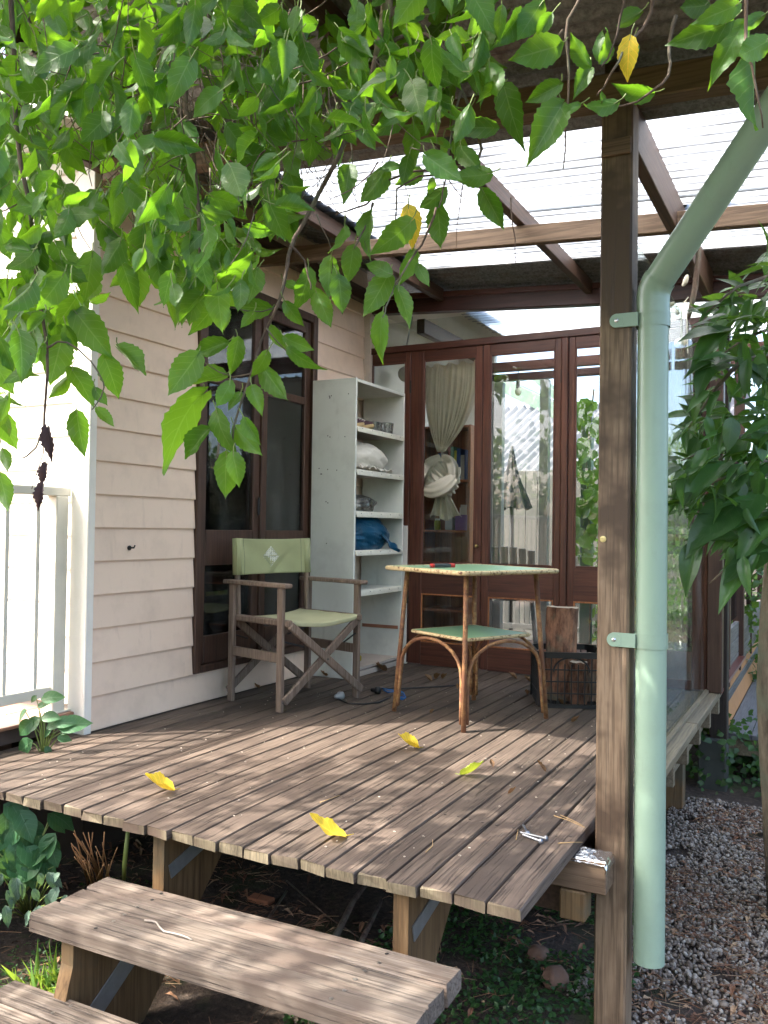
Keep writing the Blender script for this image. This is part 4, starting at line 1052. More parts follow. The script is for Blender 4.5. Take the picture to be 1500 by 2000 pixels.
# knotted curtain
CY = 5.245
cu = empty('knotted_curtain', (-2.27, CY, 1.0), 'cream gauze curtain tied in a big knot behind the glass door', 'curtain'); co = -Vector((-2.27, CY, 1.0))
def cf(u, v):
    z = 2.025 - v*.60; l0, r0_ = -2.438, -2.062; ln, rn = -2.338, -2.283; t = v**2.6
    bow = math.sin(min(1, v)*math.pi)*.012
    x = (l0-bow)*(1-t)+ln*t + ((r0_+bow-l0+bow)*(1-t)+(rn-ln)*t)*u
    pl = math.sin(u*50+math.sin(v*3)*1.4)*.015 + .009*math.sin(u*113+v*5)
    top = -.022*abs(math.sin(u*math.pi*4))*(1-v)**8
    return (x, CY + pl*(1-.35*v), z + top)
solid(MB().grid(cf, 160, 30).build('drape', CURTAIN, cu, True, co), .0015)
kc = Vector((-2.298, CY+.005, 1.235))
def ringk(rad, tube_r, tilt, name, ph):
    m = MB(); nu, nv = 70, 64; M3 = Matrix.Translation(kc) @ Matrix.Rotation(tilt, 4, 'Y') @ Matrix.Rotation(R(90)+ph, 4, 'X')
    def fn(u, v):
        a, b = 2*math.pi*u, 2*math.pi*v; rr = tube_r*(1+.10*math.sin(b*8+a*2)+.06*math.sin(b*15-a*2)); return ((rad+rr*math.cos(b))*math.cos(a), (rad*.92+rr*math.cos(b))*math.sin(a), rr*math.sin(b)*.7)
    m.grid(fn, nu, nv, M3); m.build(name, CURTAIN, cu, True, co)
bl2 = MB(); v, f = ico(6); out = []
for p in v:
    th = math.atan2(p[0], p[2]); k = 1 + .055*math.sin(9*(p[0]*.75+p[2]*.65)*2.2 + 2.5*p[1]) + .03*math.sin(31*(p[0]*.6+p[2]*.8)) + .05*noise.noise(Vector(p)*2)
    out.append(kc+Vector((p[0]*.118*k, p[1]*.072*k, p[2]*.122*k)))
bl2.add(out, f); bl2.build('knot_core', CURTAIN, cu, True, co)
def band(pts, w0, name, lob):
    m = MB(); nu = 40; nv = 40
    def bez(t):
        n = len(pts)-1; q = Vector()
        for i, p in enumerate(pts): q += Vector(p)*(math.comb(n, i)*t**i*(1-t)**(n-i))
        return q
    def fn(u, v):
        c = bez(u); d = (bez(min(1, u+.01))-bez(max(0, u-.01))).normalized(); sd = d.cross(Vector((0,1,0))).normalized(); up = sd.cross(d); a = 2*math.pi*v
        w = w0*(.55+.45*math.sin(math.pi*u)); r = 1+.12*math.sin(a*lob+u*3)
        return kc + c + sd*(w*r*math.cos(a)) + up*(w*.62*r*math.sin(a))
    m.grid(fn, nu, nv); m.build(name, CURTAIN, cu, True, co)
band([(-.125,.0,-.035), (-.10,-.10,-.10), (.02,-.12,-.10), (.13,-.09,-.01), (.10,.0,.07)], .050, 'knot_loop', 7)
band([(-.02,.0,.15), (-.11,-.06,.11), (-.14,-.07,.02), (-.12,.0,-.06)], .042, 'knot_loop', 6)
band([(.0,.0,.15), (.10,-.07,.12), (.12,-.06,.03), (.06,-.03,-.03)], .040, 'knot_loop', 6)
def tail(u, v):
    z = 1.135 - .155*v; x = -2.345-.05*v + (.095+.15*v)*u; return (x, CY + .018*math.sin(u*22+v*2) + .01*math.sin(u*47), z + .018*math.sin(u*9)*v)
solid(MB().grid(tail, 50, 12).build('tail', CURTAIN, cu, True, co), .0015)
c2 = empty('striped_curtain', (-.77, 5.235, .9), 'straight striped curtain in the far glass panel', 'curtain')
solid(MB().grid(lambda u, v: (-.135+.27*u, .014*math.sin(u*60)+.006*math.sin(u*131), 1.14-1.10*v), 90, 4).build('drape', CURTAIN2, c2, True), .0015)
# spotlight, bulb
spt = empty('spot_lamp', (-2.70, 5.52, 2.03), 'white spotlight fixed high behind the narrow sidelight', 'lamp')
MB().lathe([(.035,-.10), (.05,-.09), (.058,.05), (.052,.055), (.048,.03)], 18, Matrix.Rotation(R(115), 4, 'X')).build('shade', WHITE, spt, True); MB().tube([(0,0,.02), (-.03,.02,.16), (-.02,.05,.30), (0,.06,.42)], .006, 8).build('stem', STEEL, spt, True)
bu = empty('light_bulb', tuple(ony(1012, 765, 6.75)), 'bare bulb hanging from the dark sunroom beam', 'bulb'); MB().blob((0,0,0), (.028,.028,.034), 2).build('globe', WALLW, bu, True); MB().tube([(0,0,.03), (0,0,.09)], .018, 10).build('holder', BLACKP, bu, True); MB().tube([(0,0,.09), (0,.0,.20)], .004, 6).build('flex', BLACKP, bu)
# grey slatted garden chair
gc = empty('garden_chair', (-2.16, 6.22, 0), 'grey slatted garden chair in the sunroom', 'chair', None, R(12)); GREY = plain('grey plastic', (.13,.14,.14), .5)
for k in range(7):
    x = -.19+k*.063; MB().bar((x, -.21, .40), (x*1.03, -.30, .74+.045*math.cos(x*6)), .054, .012, (0,1,0), .003).build('back_slat', GREY, gc)
MB().box((0,0,.40), (.44,.44,.03), .01).build('seat', GREY, gc)
for sx in (-1, 1):
    for sy in (-1, 1): MB().bar((sx*.19, sy*.18, .39), (sx*.23, sy*.22, 0), .03, .03, (0,1,0), .003).build('leg', GREY, gc)
    MB().box((sx*.23, 0, .60), (.04,.40,.02), .006).build('armrest', GREY, gc); MB().bar((sx*.23, .18, .40), (sx*.23, .18, .60), .03, .03, (0,1,0), .003).build('arm_post', GREY, gc)
# white low balustrade outside the room
lb = empty('white_balustrade', (-2.2, 7.6, GZ), 'low white slatted balustrade behind the sunroom', 'balustrade')
for z in (.62, .98): MB().box((0,0,z), (1.6,.045,.05), .003).build('rail', RAILG, lb)
for k in range(16): MB().box((-.76+k*.10, 0, .80), (.045,.022,.31), .002).build('baluster', RAILG, lb)
for x in (-.8,.8): MB().box((x,0,.5), (.09,.09,1.06), .004).build('post', RAILG, lb)
# fence, shed with corrugated roof, folded umbrella, pergola beam
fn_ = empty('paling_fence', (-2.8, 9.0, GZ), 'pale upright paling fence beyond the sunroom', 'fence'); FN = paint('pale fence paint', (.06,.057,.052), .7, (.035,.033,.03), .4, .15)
fpm = MB().box((0,0,1.08), (.125,.018,2.16), .002); fpe = None
for k in range(20):
    if fpe is None: o = fpm.build('paling', FN, fn_, loc=(-1.4+k*.132, wob(.004), 0)); fpe = o.data
    else: link('paling', fpe, fn_, (-1.4+k*.132, wob(.004), wob(.006)))
for z in (.5, 1.6): MB().box((-.15,.03,z), (2.7,.035,.07), .003).build('fence_rail', FN, fn_)
sh = empty('garden_shed', (-3.6, 11.6, GZ), 'garden shed with a steep pale corrugated roof behind the fence', 'shed'); TIN = plain('bright corrugated tin', (.085,.088,.10), .6, 0, .12, 6)
MB().box((0,.9,1.15), (3.4,1.8,2.3), .01).build('wall', FN, sh)
rs = MB()
def rsf(u, v):
    a = -1.9+3.8*u; s = 1.75*v; return (a+s*.45, -.25+s*.62, 2.22+s*.66 + .034*math.cos(2*math.pi*a/.13))
rs.grid(rsf, 300, 6); solid(rs.build('roof', TIN, sh, True), .002)
ub = empty('folded_umbrella', (-2.92, 8.45, GZ), 'dark patterned umbrella folded on its pole before the fence', 'umbrella')
um = MB(); n = 40; pr = [(.02, 2.33), (.05, 2.15), (.09, 2.0), (.14, 1.85), (.17, 1.74)]; v = []; f = []
for (r, z) in pr:
    for k in range(n): a = 2*math.pi*k/n; q = r*(1+.30*math.sin(a*8)*(r/.17)); v.append((q*math.cos(a), q*math.sin(a), z-.03*(k % 5 == 0)*(r > .16)))
for j in range(len(pr)-1):
    for k in range(n): f.append((j*n+k, j*n+(k+1) % n, (j+1)*n+(k+1) % n, (j+1)*n+k))
um.add(v, f)
def patt():
    g = NG('patterned dark cloth'); vo_ = g.n('TexVoronoi'); vo_.inputs['Scale'].default_value = 42; g.l(g.coords((1,1,1)), vo_.inputs['Vector'])
    g.base(g.ramp(vo_.outputs['Color'], [(.2, (.002,.003,.006)), (.6, (.008,.006,.008)), (.9, (.035,.02,.014))]), .8); return g.m
um.build('canopy', patt(), ub, True); MB().tube([(0,0,0), (0,0,2.38)], .018, 10).build('pole', DARKM, ub, True)
pgb = MB(); A_, B_ = ony(985, 752, 8.2), ony(1095, 806, 7.5); pgb.bar(A_, B_+(B_-A_)*.4, .05, .14, (0,0,1), .004); C_ = ony(1046, 735, 8.0); D_ = ony(1090, 775, 7.6); pgb.bar(C_, D_+(D_-C_)*.4, .05, .08, (0,0,1), .004)
PERG = paint('faded green pergola paint', (.075,.12,.095), .5)
pgo = tag(pgb.build('pergola_brace', PERG), 'sage green pergola brace outside the sunroom', 'brace')
sgp = MB().box((0,0,0), (.09,.09,3.0), .004); e_ = B_+(B_-A_)*.4; sgp.build('pergola_post', PERG, pgo, loc=(e_.x, e_.y, e_.z-1.4))
# ------------------------------------------------------------------ second deck and glazed wall to the right
d2_ = empty('rear_walkway', (-.1, 7.2, GZ), 'grey rear walkway with an orange flashing strip along the glazed wall', 'walkway'); wo2 = Vector((.1, -7.2, -GZ))
wpm = MB().box((0,0,0), (.138, 4.3, .03), .003); wpe = None
for k in range(6):
    l_ = Vector((-.484+k*.142, 7.72, -.315))+wo2
    if wpe is None: o = wpm.build('deck_board', DECK_FAR, d2_, loc=l_); wpe = o.data
    else: link('deck_board', wpe, d2_, l_)
MB().box((-.1,5.62,-.385), (.9,.045,.10), .003).build('joist', PINE_Y, d2_, loc=wo2)
for x in (-.3,.3): MB().box((x,5.72,-.47), (.09,.09,.27), .003).build('stump', PINE, d2_, loc=wo2)
MB().grid(lambda u, v: (-.602+.045*u, 5.53+4.0*v, -.09-.212*u), 2, 4).build('flashing', plain('orange flashing', (.42,.20,.08), .6, 0, .25, 12), d2_, loc=wo2)
gw = empty('glazed_side_wall', (-.54, 7.4, GZ), 'grey timber dado wall with narrow windows beyond the end post', 'wall'); go = Vector((.54, -7.4, -GZ))
DADO = wood('silvered dado board', (.07,.065,.06), (.16,.15,.14), (.24,.225,.21), 'y', .7, .15, .8, .4, .2)
YS = [5.51, 6.15, 6.95, 7.95, 9.2]
for a, b in zip(YS, YS[1:]):
    for k in range(3): MB().box((-.61, (a+b)/2, -.045+.112*k+.02), (.03, b-a-.05, .108), .003).build('dado_board', DADO, gw, loc=go)
    MB().box((-.61, (a+b)/2, .87), (.004, b-a-.05, 1.16)).build('pane', GLASS, gw, loc=go)
for y in YS: MB().box((-.61, y, .70), (.05, .05, 1.64), .004).build('stile', BROWN_Z, gw, loc=go)
MB().box((-.61, 7.35, 1.50), (.05, 3.70, .07), .003).build('rail', BROWN_Y, gw, loc=go); MB().box((-.61, 7.35, -.36), (.06, 3.7, .44), .003).build('base_board', DECK_FAR, gw, loc=go)
ac = empty('air_conditioner', (-1.08, 9.3, GZ), 'white boxed unit with a blue grille behind the narrow windows', 'air conditioner')
MB().box((0,0,.42), (.55,.3,.78), .01).build('casing', WHITE, ac); gr = MB()
for k in range(14): gr.box((.02,-.156,.14+k*.038), (.42,.012,.020), .002)
gr.build('grille', plain('blue grille', (.03,.12,.26), .5), ac)
# hanging shell mobile near the post
SHELLM = plain('shell white', (.66,.62,.50), .5, 0, .2, 25); mo = empty('shell_mobile', tuple(ony(1345, 560, 4.3)), 'hanging mobile of shells, cork and knotted string under the rafter', 'mobile')
mo_o = mo.location.copy()
def mp(x, y, Y=4.3): return ony(x, y, Y) - mo_o
MB().tube([mp(1362, 440), mp(1364, 500), mp(1358, 560), mp(1350, 600), mp(1345, 622)], [.012,.012,.014,.013,.008], 8).build('driftwood', TWIG, mo, True)
for (pts) in ([(1318,600), (1332,596), (1345,580)], [(1331,600), (1330,640), (1331,660)], [(1341,590), (1342,640), (1343,690)], [(1312,610), (1306,640), (1302,665), (1300,690)], [(1362,445), (1372,400), (1380,300)]):
    MB().tube([mp(*p) for p in pts], .003, 5).build('string', SHELLM if pts[0][0] != 1312 else TWIG, mo)
for (x, y, a, b, c) in ((1339, 548, .012, .03, 20), (1317, 608, .028, .014, 30), (1329, 670, .030, .026, 0), (1310, 595, .02, .012, -20)):
    m = MB(); m.blob((0,0,0), (a, .010, b), 3, .25, 2.0, x*.1); o = m.build('shell', SHELLM, mo, True, mp(x, y)); o.rotation_euler.y = R(c)
# two ribbed black fittings on the rafter
for (x, y, Y, lab, tl) in ((1325, 372, 4.05, 'black ribbed fitting fixed to the rafter side', 0), (1376, 372, 4.05, 'black ribbed fitting hanging beside the downpipe', R(20))):
    m = MB(); pr = []
    for k in range(13): pr.append((.040 if k % 2 else .034, -.075+k*.0125))
    e = empty('ribbed_fitting', tuple(ony(x, y, Y)), lab, 'fitting', 'black fittings under the roof'); m.lathe([(.018,-.085)]+pr+[(.02,.085)], 16); o = m.build('body', BLACKP, e, False); o.rotation_euler = (R(15), tl, 0)
    MB().tube([(0,0,.08), (0,0,.02+zr(-.6)-ony(x, y, Y).z)], .004, 6).build('hanger', DARKM, e)

# ------------------------------------------------------------------ mulberry tree over the steps
mul = empty('mulberry_tree', (-2.35, -.75, GZ), 'leafy mulberry tree hanging its branches over the deck', 'tree'); mo2 = -Vector((-2.35, -.75, GZ))
def mt(mb, name, mat, smooth=True, kind=None): return tag(mb.build(name, mat, mul, smooth, loc=mo2), kind=kind)
mt(MB().tube([(-2.35,-.75,GZ-.03), (-2.33,-.74,-.1), (-2.28,-.7,.7), (-2.2,-.62,1.5), (-2.15,-.5,2.1)], [.19,.14,.125,.115,.11], 16), 'trunk', BARK)
L1 = atd(352, -60, 2.05); L2 = atd(420, -40, 1.95); L3 = atd(760, -60, 2.0)
mt(MB().tube([(-2.15,-.5,2.05), (-2.0,-.1,2.55), (-1.75,.5,2.75), L1+Vector((-.1,-.15,.12)), L1, atd(345,60,2.05), atd(330,130,2.06), atd(300,190,2.08), atd(285,290,2.1)], [.08,.06,.045,.036,.030,.027,.024,.02,.012], 12), 'limb', BARK)
mt(MB().tube([(-2.0,-.1,2.55), (-1.5,.35,2.85), L3+Vector((-.2,-.2,.2)), L3, atd(755,20,1.95), atd(735,110,1.93)], [.05,.04,.026,.018,.014,.008], 10), 'limb', BARK)
mt(MB().tube([(-2.1,-.3,2.4), (-2.9,.2,3.0), (-3.3,.8,3.2)], [.06,.04,.02], 10), 'limb', BARK)
mt(MB().tube([(-1.5,.35,2.85), (-.8,.7,2.75), atd(1300,-60,1.75), atd(1380,-100,1.7)], [.03,.02,.012,.008], 10), 'limb', BARK)
TW = [([(420,-40), (400,60), (375,120), (355,180), (378,290), (392,480), (390,540)], 1.95, .010, .0035),
 ([(735,110), (720,180), (690,240), (650,330), (600,425), (565,480), (558,540), (545,600), (520,640), (490,730), (465,800), (455,850), (452,884)], 1.93, .0065, .0018),
 ([(565,480), (590,500), (603,535), (607,565)], 1.92, .003, .0015), ([(930,250), (945,310), (900,330), (770,335), (728,395), (690,408), (655,420)], 1.95, .004, .0014),
 ([(930,310), (915,340), (775,345), (776,430), (768,480)], 1.95, .003, .0014), ([(1135,-10), (1100,58), (1112,105), (1108,215), (1100,330)], 1.75, .004, .0013),
 ([(1100,58), (1075,90), (1060,130)], 1.75, .003, .0012), ([(1275,-10), (1270,40), (1225,90), (1200,132), (1182,165), (1166,188)], 1.72, .004, .0014),
 ([(1220,-10), (1210,50), (1190,110), (1175,130)], 1.72, .003, .0012), ([(1320,30), (1302,100), (1312,135), (1285,175), (1225,207), (1202,205)], 1.72, .0042, .0016),
 ([(1458,-20), (1455,60), (1462,110), (1478,170), (1490,250)], 1.6, .004, .0014), ([(20,-20), (28,150), (35,280), (62,430), (72,560), (88,640), (92,700), (90,790), (84,850), (62,885), (40,895)], 1.85, .006, .0015),
 ([(90,680), (120,660), (165,690), (200,740), (205,765), (180,800)], 1.83, .0025, .0012), ([(90,850), (80,900), (62,955)], 1.84, .0016, .001),
 ([(735,110), (790,60), (850,70), (880,120), (905,180), (930,250)], 1.95, .0055, .003), ([(900,180), (880,270), (870,360), (857,405)], 1.95, .003, .0013),
 ([(728,395), (715,440), (700,470), (692,485)], 1.94, .0025, .0013), ([(852,405), (830,470), (806,500), (785,540), (770,560), (757,590), (748,620)], 1.93, .0028, .0014),
 ([(490,730), (440,736), (390,700)], 1.93, .002, .001), ([(520,640), (560,690), (575,700)], 1.93, .002, .001), ([(545,600), (500,610), (440,600)], 1.93, .002, .001)]
for pts, d, ra, rb in TW:
    n = len(pts); P3 = [atd(x, y, d+.02*math.sin(i*1.7)) for i, (x, y) in enumerate(pts)]
    # smooth a little by midpoint subdivision
    Q = [P3[0]]
    for a, b in zip(P3, P3[1:]): Q += [a.lerp(b, .3)+rdir()*.002, a.lerp(b, .7)+rdir()*.002]
    Q.append(P3[-1]); mt(MB().tube(Q, [ra+(rb-ra)*i/(len(Q)-1) for i in range(len(Q))], 7), 'twig', TWIG)
tg = MB()
for k in range(340):                                                 # the tangle of bare twiglets
    x, y = random.gauss(400, 210), random.gauss(190, 120); d = random.uniform(1.72, 2.4)
    if not (0 < x < 1000 and -40 < y < 430): continue
    a = random.gauss(math.pi/2, .7); pts = []
    for i in range(6):
        pts.append(atd(x, y, d)); x += math.cos(a)*26; y += math.sin(a)*26; a += random.gauss(0, .16); d += wob(.03)
    r = random.uniform(.0008, .0022); tg.tube(pts, [r*(1-.12*i) for i in range(6)], 5)
mt(tg, 'twiglets', TWIG, True, 'stuff')
LM = [leafmesh('mulberry_leaf', LEAF, wr=a, fold=b, bend=c, serr=.055, n=16, cord=.13, tip=2.7, twist=t, wave=w_, sd=i*3.1) for i, (a, b, c, t, w_) in enumerate(((.58,.25,.18,.2,.03), (.50,.45,.30,-.3,.04), (.62,.15,.10,.1,.045), (.54,.7,.22,.4,.03), (.44,.35,.4,-.45,.04), (.60,.3,-.14,.2,.04), (.50,.9,.1,.5,.05), (.56,.1,.5,-.2,.05)))]
LMY = leafmesh('yellow_leaf', LEAF_Y, wr=.55, fold=.35, bend=.2, serr=.05, n=16, cord=.1, wave=.03)
EX = """150,612,215,697 232,680,290,732 205,700,235,780 120,662,98,755 140,722,190,790 185,760,210,790 150,810,165,895 190,800,228,832 130,740,95,780 5,880,22,925 0,930,20,1000
426,588,376,657 438,597,436,648 525,602,452,600 495,612,468,640 440,670,374,693 385,695,328,775 437,734,358,750 395,770,290,870 450,749,421,802 424,806,436,893 406,840,357,897 442,890,437,976 455,888,470,953 479,820,508,870 461,837,512,893 514,718,562,787 492,758,512,808 530,640,558,690 567,683,618,730 558,661,612,685 558,593,592,640 465,665,450,735 470,770,440,800 520,690,500,745
682,328,672,392 752,331,705,412 724,420,718,510 802,434,740,496 855,404,864,487 866,370,816,423 808,493,782,560 777,566,813,641 757,538,715,622 746,619,735,708 760,535,710,502 816,520,838,560 673,446,662,507 690,485,679,555 645,507,637,583 662,543,670,614 617,569,651,650 603,530,592,608 558,552,592,566 480,446,539,457 494,468,511,499 561,300,584,350 777,325,738,328 822,336,774,359 845,350,838,385 480,480,476,545
1090,90,995,117 1150,125,1112,65 1172,115,1168,52 1175,117,1210,45 1270,182,1195,172 1202,202,1127,225 1092,167,1025,200 1150,135,1120,192 1095,210,1030,320 1130,205,1090,225 1175,200,1190,170 985,170,1010,272 980,165,925,190 965,250,875,248 955,130,985,200 1250,25,1195,50 1055,10,1000,90 1075,30,1045,80 1015,30,965,95 1420,45,1305,92 1450,50,1390,150 1500,80,1420,125 1475,115,1465,260 1380,10,1320,20 945,375,985,450 955,340,882,350 900,290,940,340 850,190,905,215 1235,85,1232,125 1490,30,1440,60 1440,10,1370,40
60,460,40,540 110,480,150,560 180,500,165,590 240,520,270,600 200,440,250,520 330,560,345,640 370,560,352,640 300,480,320,570 395,540,420,610 60,560,20,620 150,580,110,640 40,620,80,680 15,560,5,640"""
leaf_list = []
for tok in EX.split():
    a = [float(q) for q in tok.split(',')]; leaf_list.append((a[0], a[1], a[2], a[3], None))
# the mass of the crown in view: leaves hang from the tangle, denser at the upper left
POLY_ = [(0,-60), (1000,-60), (985,60), (930,190), (900,260), (860,330), (770,300), (720,250), (640,260), (600,300), (575,250), (560,420), (520,520), (460,570), (410,610), (360,610), (330,545), (215,520), (185,590), (140,600), (90,690), (40,760), (0,840)]
def inside(x, y, P=POLY_):
    c = False; j = len(P)-1
    for i in range(len(P)):
        if (P[i][1] > y) != (P[j][1] > y) and x < (P[j][0]-P[i][0])*(y-P[i][1])/(P[j][1]-P[i][1])+P[i][0]: c = not c
        j = i
    return c
fill = []
while len(fill) < 1500:
    x, y = random.uniform(-40, 1000), random.uniform(-80, 820)
    if not inside(max(0, x), y): continue
    if noise.noise(Vector((x*.009, y*.009, 5.0))) < -.30: continue
    if x > 620 and random.random() < .30: continue
    fill.append((x, y, random.uniform(1.6, 2.75)))
NLEAF = 0; rest = MB(); pet = MB()
def put_leaf(base, tip, mesh=None, tilt=55, big=True):
    global NLEAF
    y = (tip-base).normalized(); tocam = (ORG-base).normalized(); n = (tocam - y*tocam.dot(y)).normalized()
    n = Matrix.Rotation(R(random.gauss(0, tilt*.6)), 3, y) @ n
    if random.random() < .5: n = -n
    m = frame(base, tip, n)
    if big and NLEAF < 292:
        o = link('leaf', mesh or random.choice(LM), mul); o.matrix_local = Matrix.Translation(mo2) @ m; NLEAF += 1
    else:
        v, f, uv = GEO[random.randrange(len(GEO))]; rest.add(v, f, m, uv)
    st_ = base - y*.016 + Vector((wob(.014), wob(.014), .012)); pet.tube([base + y*.004, (base+st_)/2-y*.004, st_], [.0011,.0012,.0015], 4, False)
GEO = [leafgeo(wr=a, fold=b, bend=c, serr=.05, n=9, cord=.12, tip=2.7, twist=t, wave=.03, sd=i*2.7) for i, (a, b, c, t) in enumerate(((.58,.25,.18,.2), (.50,.45,.30,-.3), (.62,.15,.10,.1), (.5,.7,.25,.4)))]
for (x1, y1, x2, y2, _) in leaf_list:
    d = 1.93 if x1 < 1000 else 1.74
    if x1 > 1380: d = 1.6
    d += wob(.06); Lp = math.hypot(x2-x1, y2-y1); dd_ = wob(.35)*Lp/FPX*d
    cx, cy_ = x2-x1, y2-y1; s = 1.0
    put_leaf(atd(x1, y1, d), atd(x1+cx*s, y1+cy_*s, d+dd_), tilt=38)
for (x1, y1, x2, y2) in ((797,405,810,487), (1230,75,1222,158), (130,640,150,690)):
    put_leaf(atd(x1, y1, 1.9 if x1 < 1000 else 1.7), atd(x2, y2, 1.92 if x1 < 1000 else 1.72), LMY if x1 > 200 else None, 25)
for i, (x, y, d) in enumerate(sorted(fill, key=lambda q: q[2])):
    a = random.gauss(math.pi/2, .8); L = random.uniform(.05, .10); b = atd(x, y, d)
    t = b + (RIGHT*math.cos(a) - UP*math.sin(a))*L*.92 + fwd*wob(.5)*L
    put_leaf(b, t, tilt=85)
k = 0
while k < 560:                                                       # the same hanging mass carries on above and to the left
    x, y = random.uniform(-420, 1050), random.uniform(-430, 620)
    if x > -30 and y > -70: continue
    if noise.noise(Vector((x*.009, y*.009, 5.0))) < -.2: continue
    d = random.uniform(1.6, 2.6); b = atd(x, y, d); L = random.uniform(.055, .11)
    t = b + Vector((wob(.8), wob(.8), -1)).normalized()*L; v, f, uv = GEO[k % len(GEO)]; rest.add(v, f, frame(b, t, rdir()), uv); k += 1
# the crown out of view overhead, which dapples the deck and the steps
k = 0
while k < 3100:
    p = Vector((random.uniform(-1,1), random.uniform(-1,1), random.uniform(-1,1)))
    if p.length > 1: continue
    q = Vector((-2.55+p.x*1.75, .35+p.y*1.45, 3.02+p.z*.62))
    if noise.noise(q*1.5+Vector((4,2,8))) < -.05: continue
    c = Matrix((RIGHT, UP, fwd)) @ (q-ORG)
    if c.z > .05 and abs(c.x/c.z) < .47 and c.y/c.z < .62: continue
    L = random.uniform(.08, .14); t = q + Vector((wob(1), wob(1), -.9+wob(.5))).normalized()*L
    v, f, uv = GEO[k % len(GEO)]; rest.add(v, f, frame(q, t, rdir()), uv); k += 1
k = 0
while k < 420:                                                        # crown towards the right, above the pipe
    q = Vector((random.uniform(-.9,.5), random.uniform(.2,1.35), random.uniform(2.35,3.0)))
    c = Matrix((RIGHT, UP, fwd)) @ (q-ORG)
    if c.z > .05 and abs(c.x/c.z) < .47 and c.y/c.z < .62: continue
    if noise.noise(q*2.0+Vector((1,2,3))) < 0: continue
    L = random.uniform(.08, .13); t = q + Vector((wob(1), wob(1), -.9+wob(.5))).normalized()*L
    v, f, uv = GEO[k % len(GEO)]; rest.add(v, f, frame(q, t, rdir()), uv); k += 1
mt(rest, 'leaves', LEAF, True, 'stuff'); mt(pet, 'petioles', PETIOLE, True, 'stuff')
DEAD = leafmat('dead purple brown leaf', (.07,.045,.05), (.1,.06,.05), gloss=.8, trans=.1, spots=False, vein=.1)
LMD = leafmesh('dead_leaf', DEAD, wr=.34, fold=1.4, bend=.3, serr=.16, n=14, twist=1.2, wave=.12)
for (x1, y1, x2, y2) in ((92,835,100,905), (90,905,78,955), (82,945,72,1000)):
    m = frame(atd(x1, y1, 1.84), atd(x2, y2, 1.84), -fwd); o = link('dead_leaf', LMD, mul); o.matrix_local = Matrix.Translation(mo2) @ m

# ------------------------------------------------------------------ glossy evergreen tree at the right
ev = empty('evergreen_tree', tuple(atd(1560, 1805, 3.3)), 'dark glossy evergreen tree growing beside the rim', 'tree'); eo = -ev.location
def et(mb, name, mat, smooth=True, kind=None): return tag(mb.build(name, mat, ev, smooth, loc=eo), kind=kind)
TP = [(1562,1815), (1545,1650), (1532,1500), (1521,1350), (1530,1200), (1550,900), (1580,500), (1600,100)]
tk = MB(); tk.tube([atd(x, y, 3.3) for x, y in TP], [.11,.095,.088,.084,.082,.07,.05,.03], 20)
tk.v = [tuple(Vector(p) + rdir()*.004) for p in tk.v]; et(tk, 'trunk', BARK)
BR = [([(1555,820), (1500,690), (1440,712), (1400,757), (1345,835)], .014), ([(1560,700), (1510,640), (1455,660), (1400,700)], .010), ([(1545,950), (1490,900), (1420,930), (1350,960)], .012), ([(1540,1010), (1480,1060), (1420,1110), (1385,1140)], .010), ([(1570,560), (1500,540), (1440,560), (1380,610)], .010), ([(1550,860), (1480,840), (1400,870), (1330,900)], .010), ([(1535,1100), (1470,1010), (1400,1000)], .009)]
BP = []
for pts, r in BR:
    d0 = random.uniform(2.75, 3.05); n = len(pts); P3 = [atd(x, y, 3.3+(d0-3.3)*min(1, i/1.5)) for i, (x, y) in enumerate(pts)]
    et(MB().tube(P3, [r*(1-.8*i/(n-1)) for i in range(n)], 8), 'branch', BARK)
    for i in range(1, n):
        for k in range(12): BP.append(P3[i-1].lerp(P3[i], k/12))
EL = [leafmesh('evergreen_leaf', LEAF_D, wr=a, fold=b, bend=c, serr=0, n=10, cord=0, twist=t, tip=2.0, sd=i*5) for i, (a, b, c, t) in enumerate(((.46,.3,.25,.2), (.54,.2,.12,-.2), (.42,.5,.4,.3), (.60,.25,.2,.0)))]
EG = [leafgeo(wr=a, fold=b, bend=c, serr=0, n=7, cord=0, tip=2.0) for (a, b, c) in ((.32,.3,.25), (.38,.2,.12), (.28,.5,.4))]
EPOLY = [(1355,640), (1395,565), (1440,520), (1520,490), (1560,1150), (1460,1140), (1420,1100), (1370,1060), (1330,1040), (1300,990), (1296,880), (1335,800), (1362,720)]
cnt = 0; er = MB(); tries = 0
while cnt < 560 and tries < 20000:
    tries += 1
    x, y = random.uniform(1285, 1560), random.uniform(500, 1170)
    if not inside(x, y, EPOLY): continue
    if noise.noise(Vector((x*.012, y*.012, 2.0))) < -.30: continue
    d = random.uniform(2.7, 3.25); b = atd(x+25, y-12, d); a = random.gauss(2.6, .8); L = random.uniform(.07, .13)
    t = b + (RIGHT*math.cos(a) - UP*math.sin(a))*L + fwd*wob(.5)*L
    n_ = Vector((wob(.5), -.3+wob(.5), 1)).normalized(); m = frame(b, t, n_)
    if cnt < 290: o = link('leaf', random.choice(EL), ev); o.matrix_local = Matrix.Translation(eo) @ m
    else: v, f, uv = EG[cnt % 3]; er.add(v, f, m, uv)
    cnt += 1
for (x1, y1, x2, y2) in ((1480,1080,1388,1160), (1500,1065,1410,1125), (1440,985,1345,1060), (1420,905,1320,960), (1410,1000,1335,1075), (1360,1060,1330,1150), (1490,1010,1440,1090), (1445,700,1335,712), (1440,712,1345,735), (1430,640,1340,690), (1425,650,1330,640), (1480,960,1440,1040)):
    b, t = atd(x1, y1, 2.8), atd(x2, y2, 2.74); m = frame(b, t, Vector((wob(.3), -.45, .8))); o = link('leaf', random.choice(EL), ev); o.matrix_local = Matrix.Translation(eo) @ m
k = 0
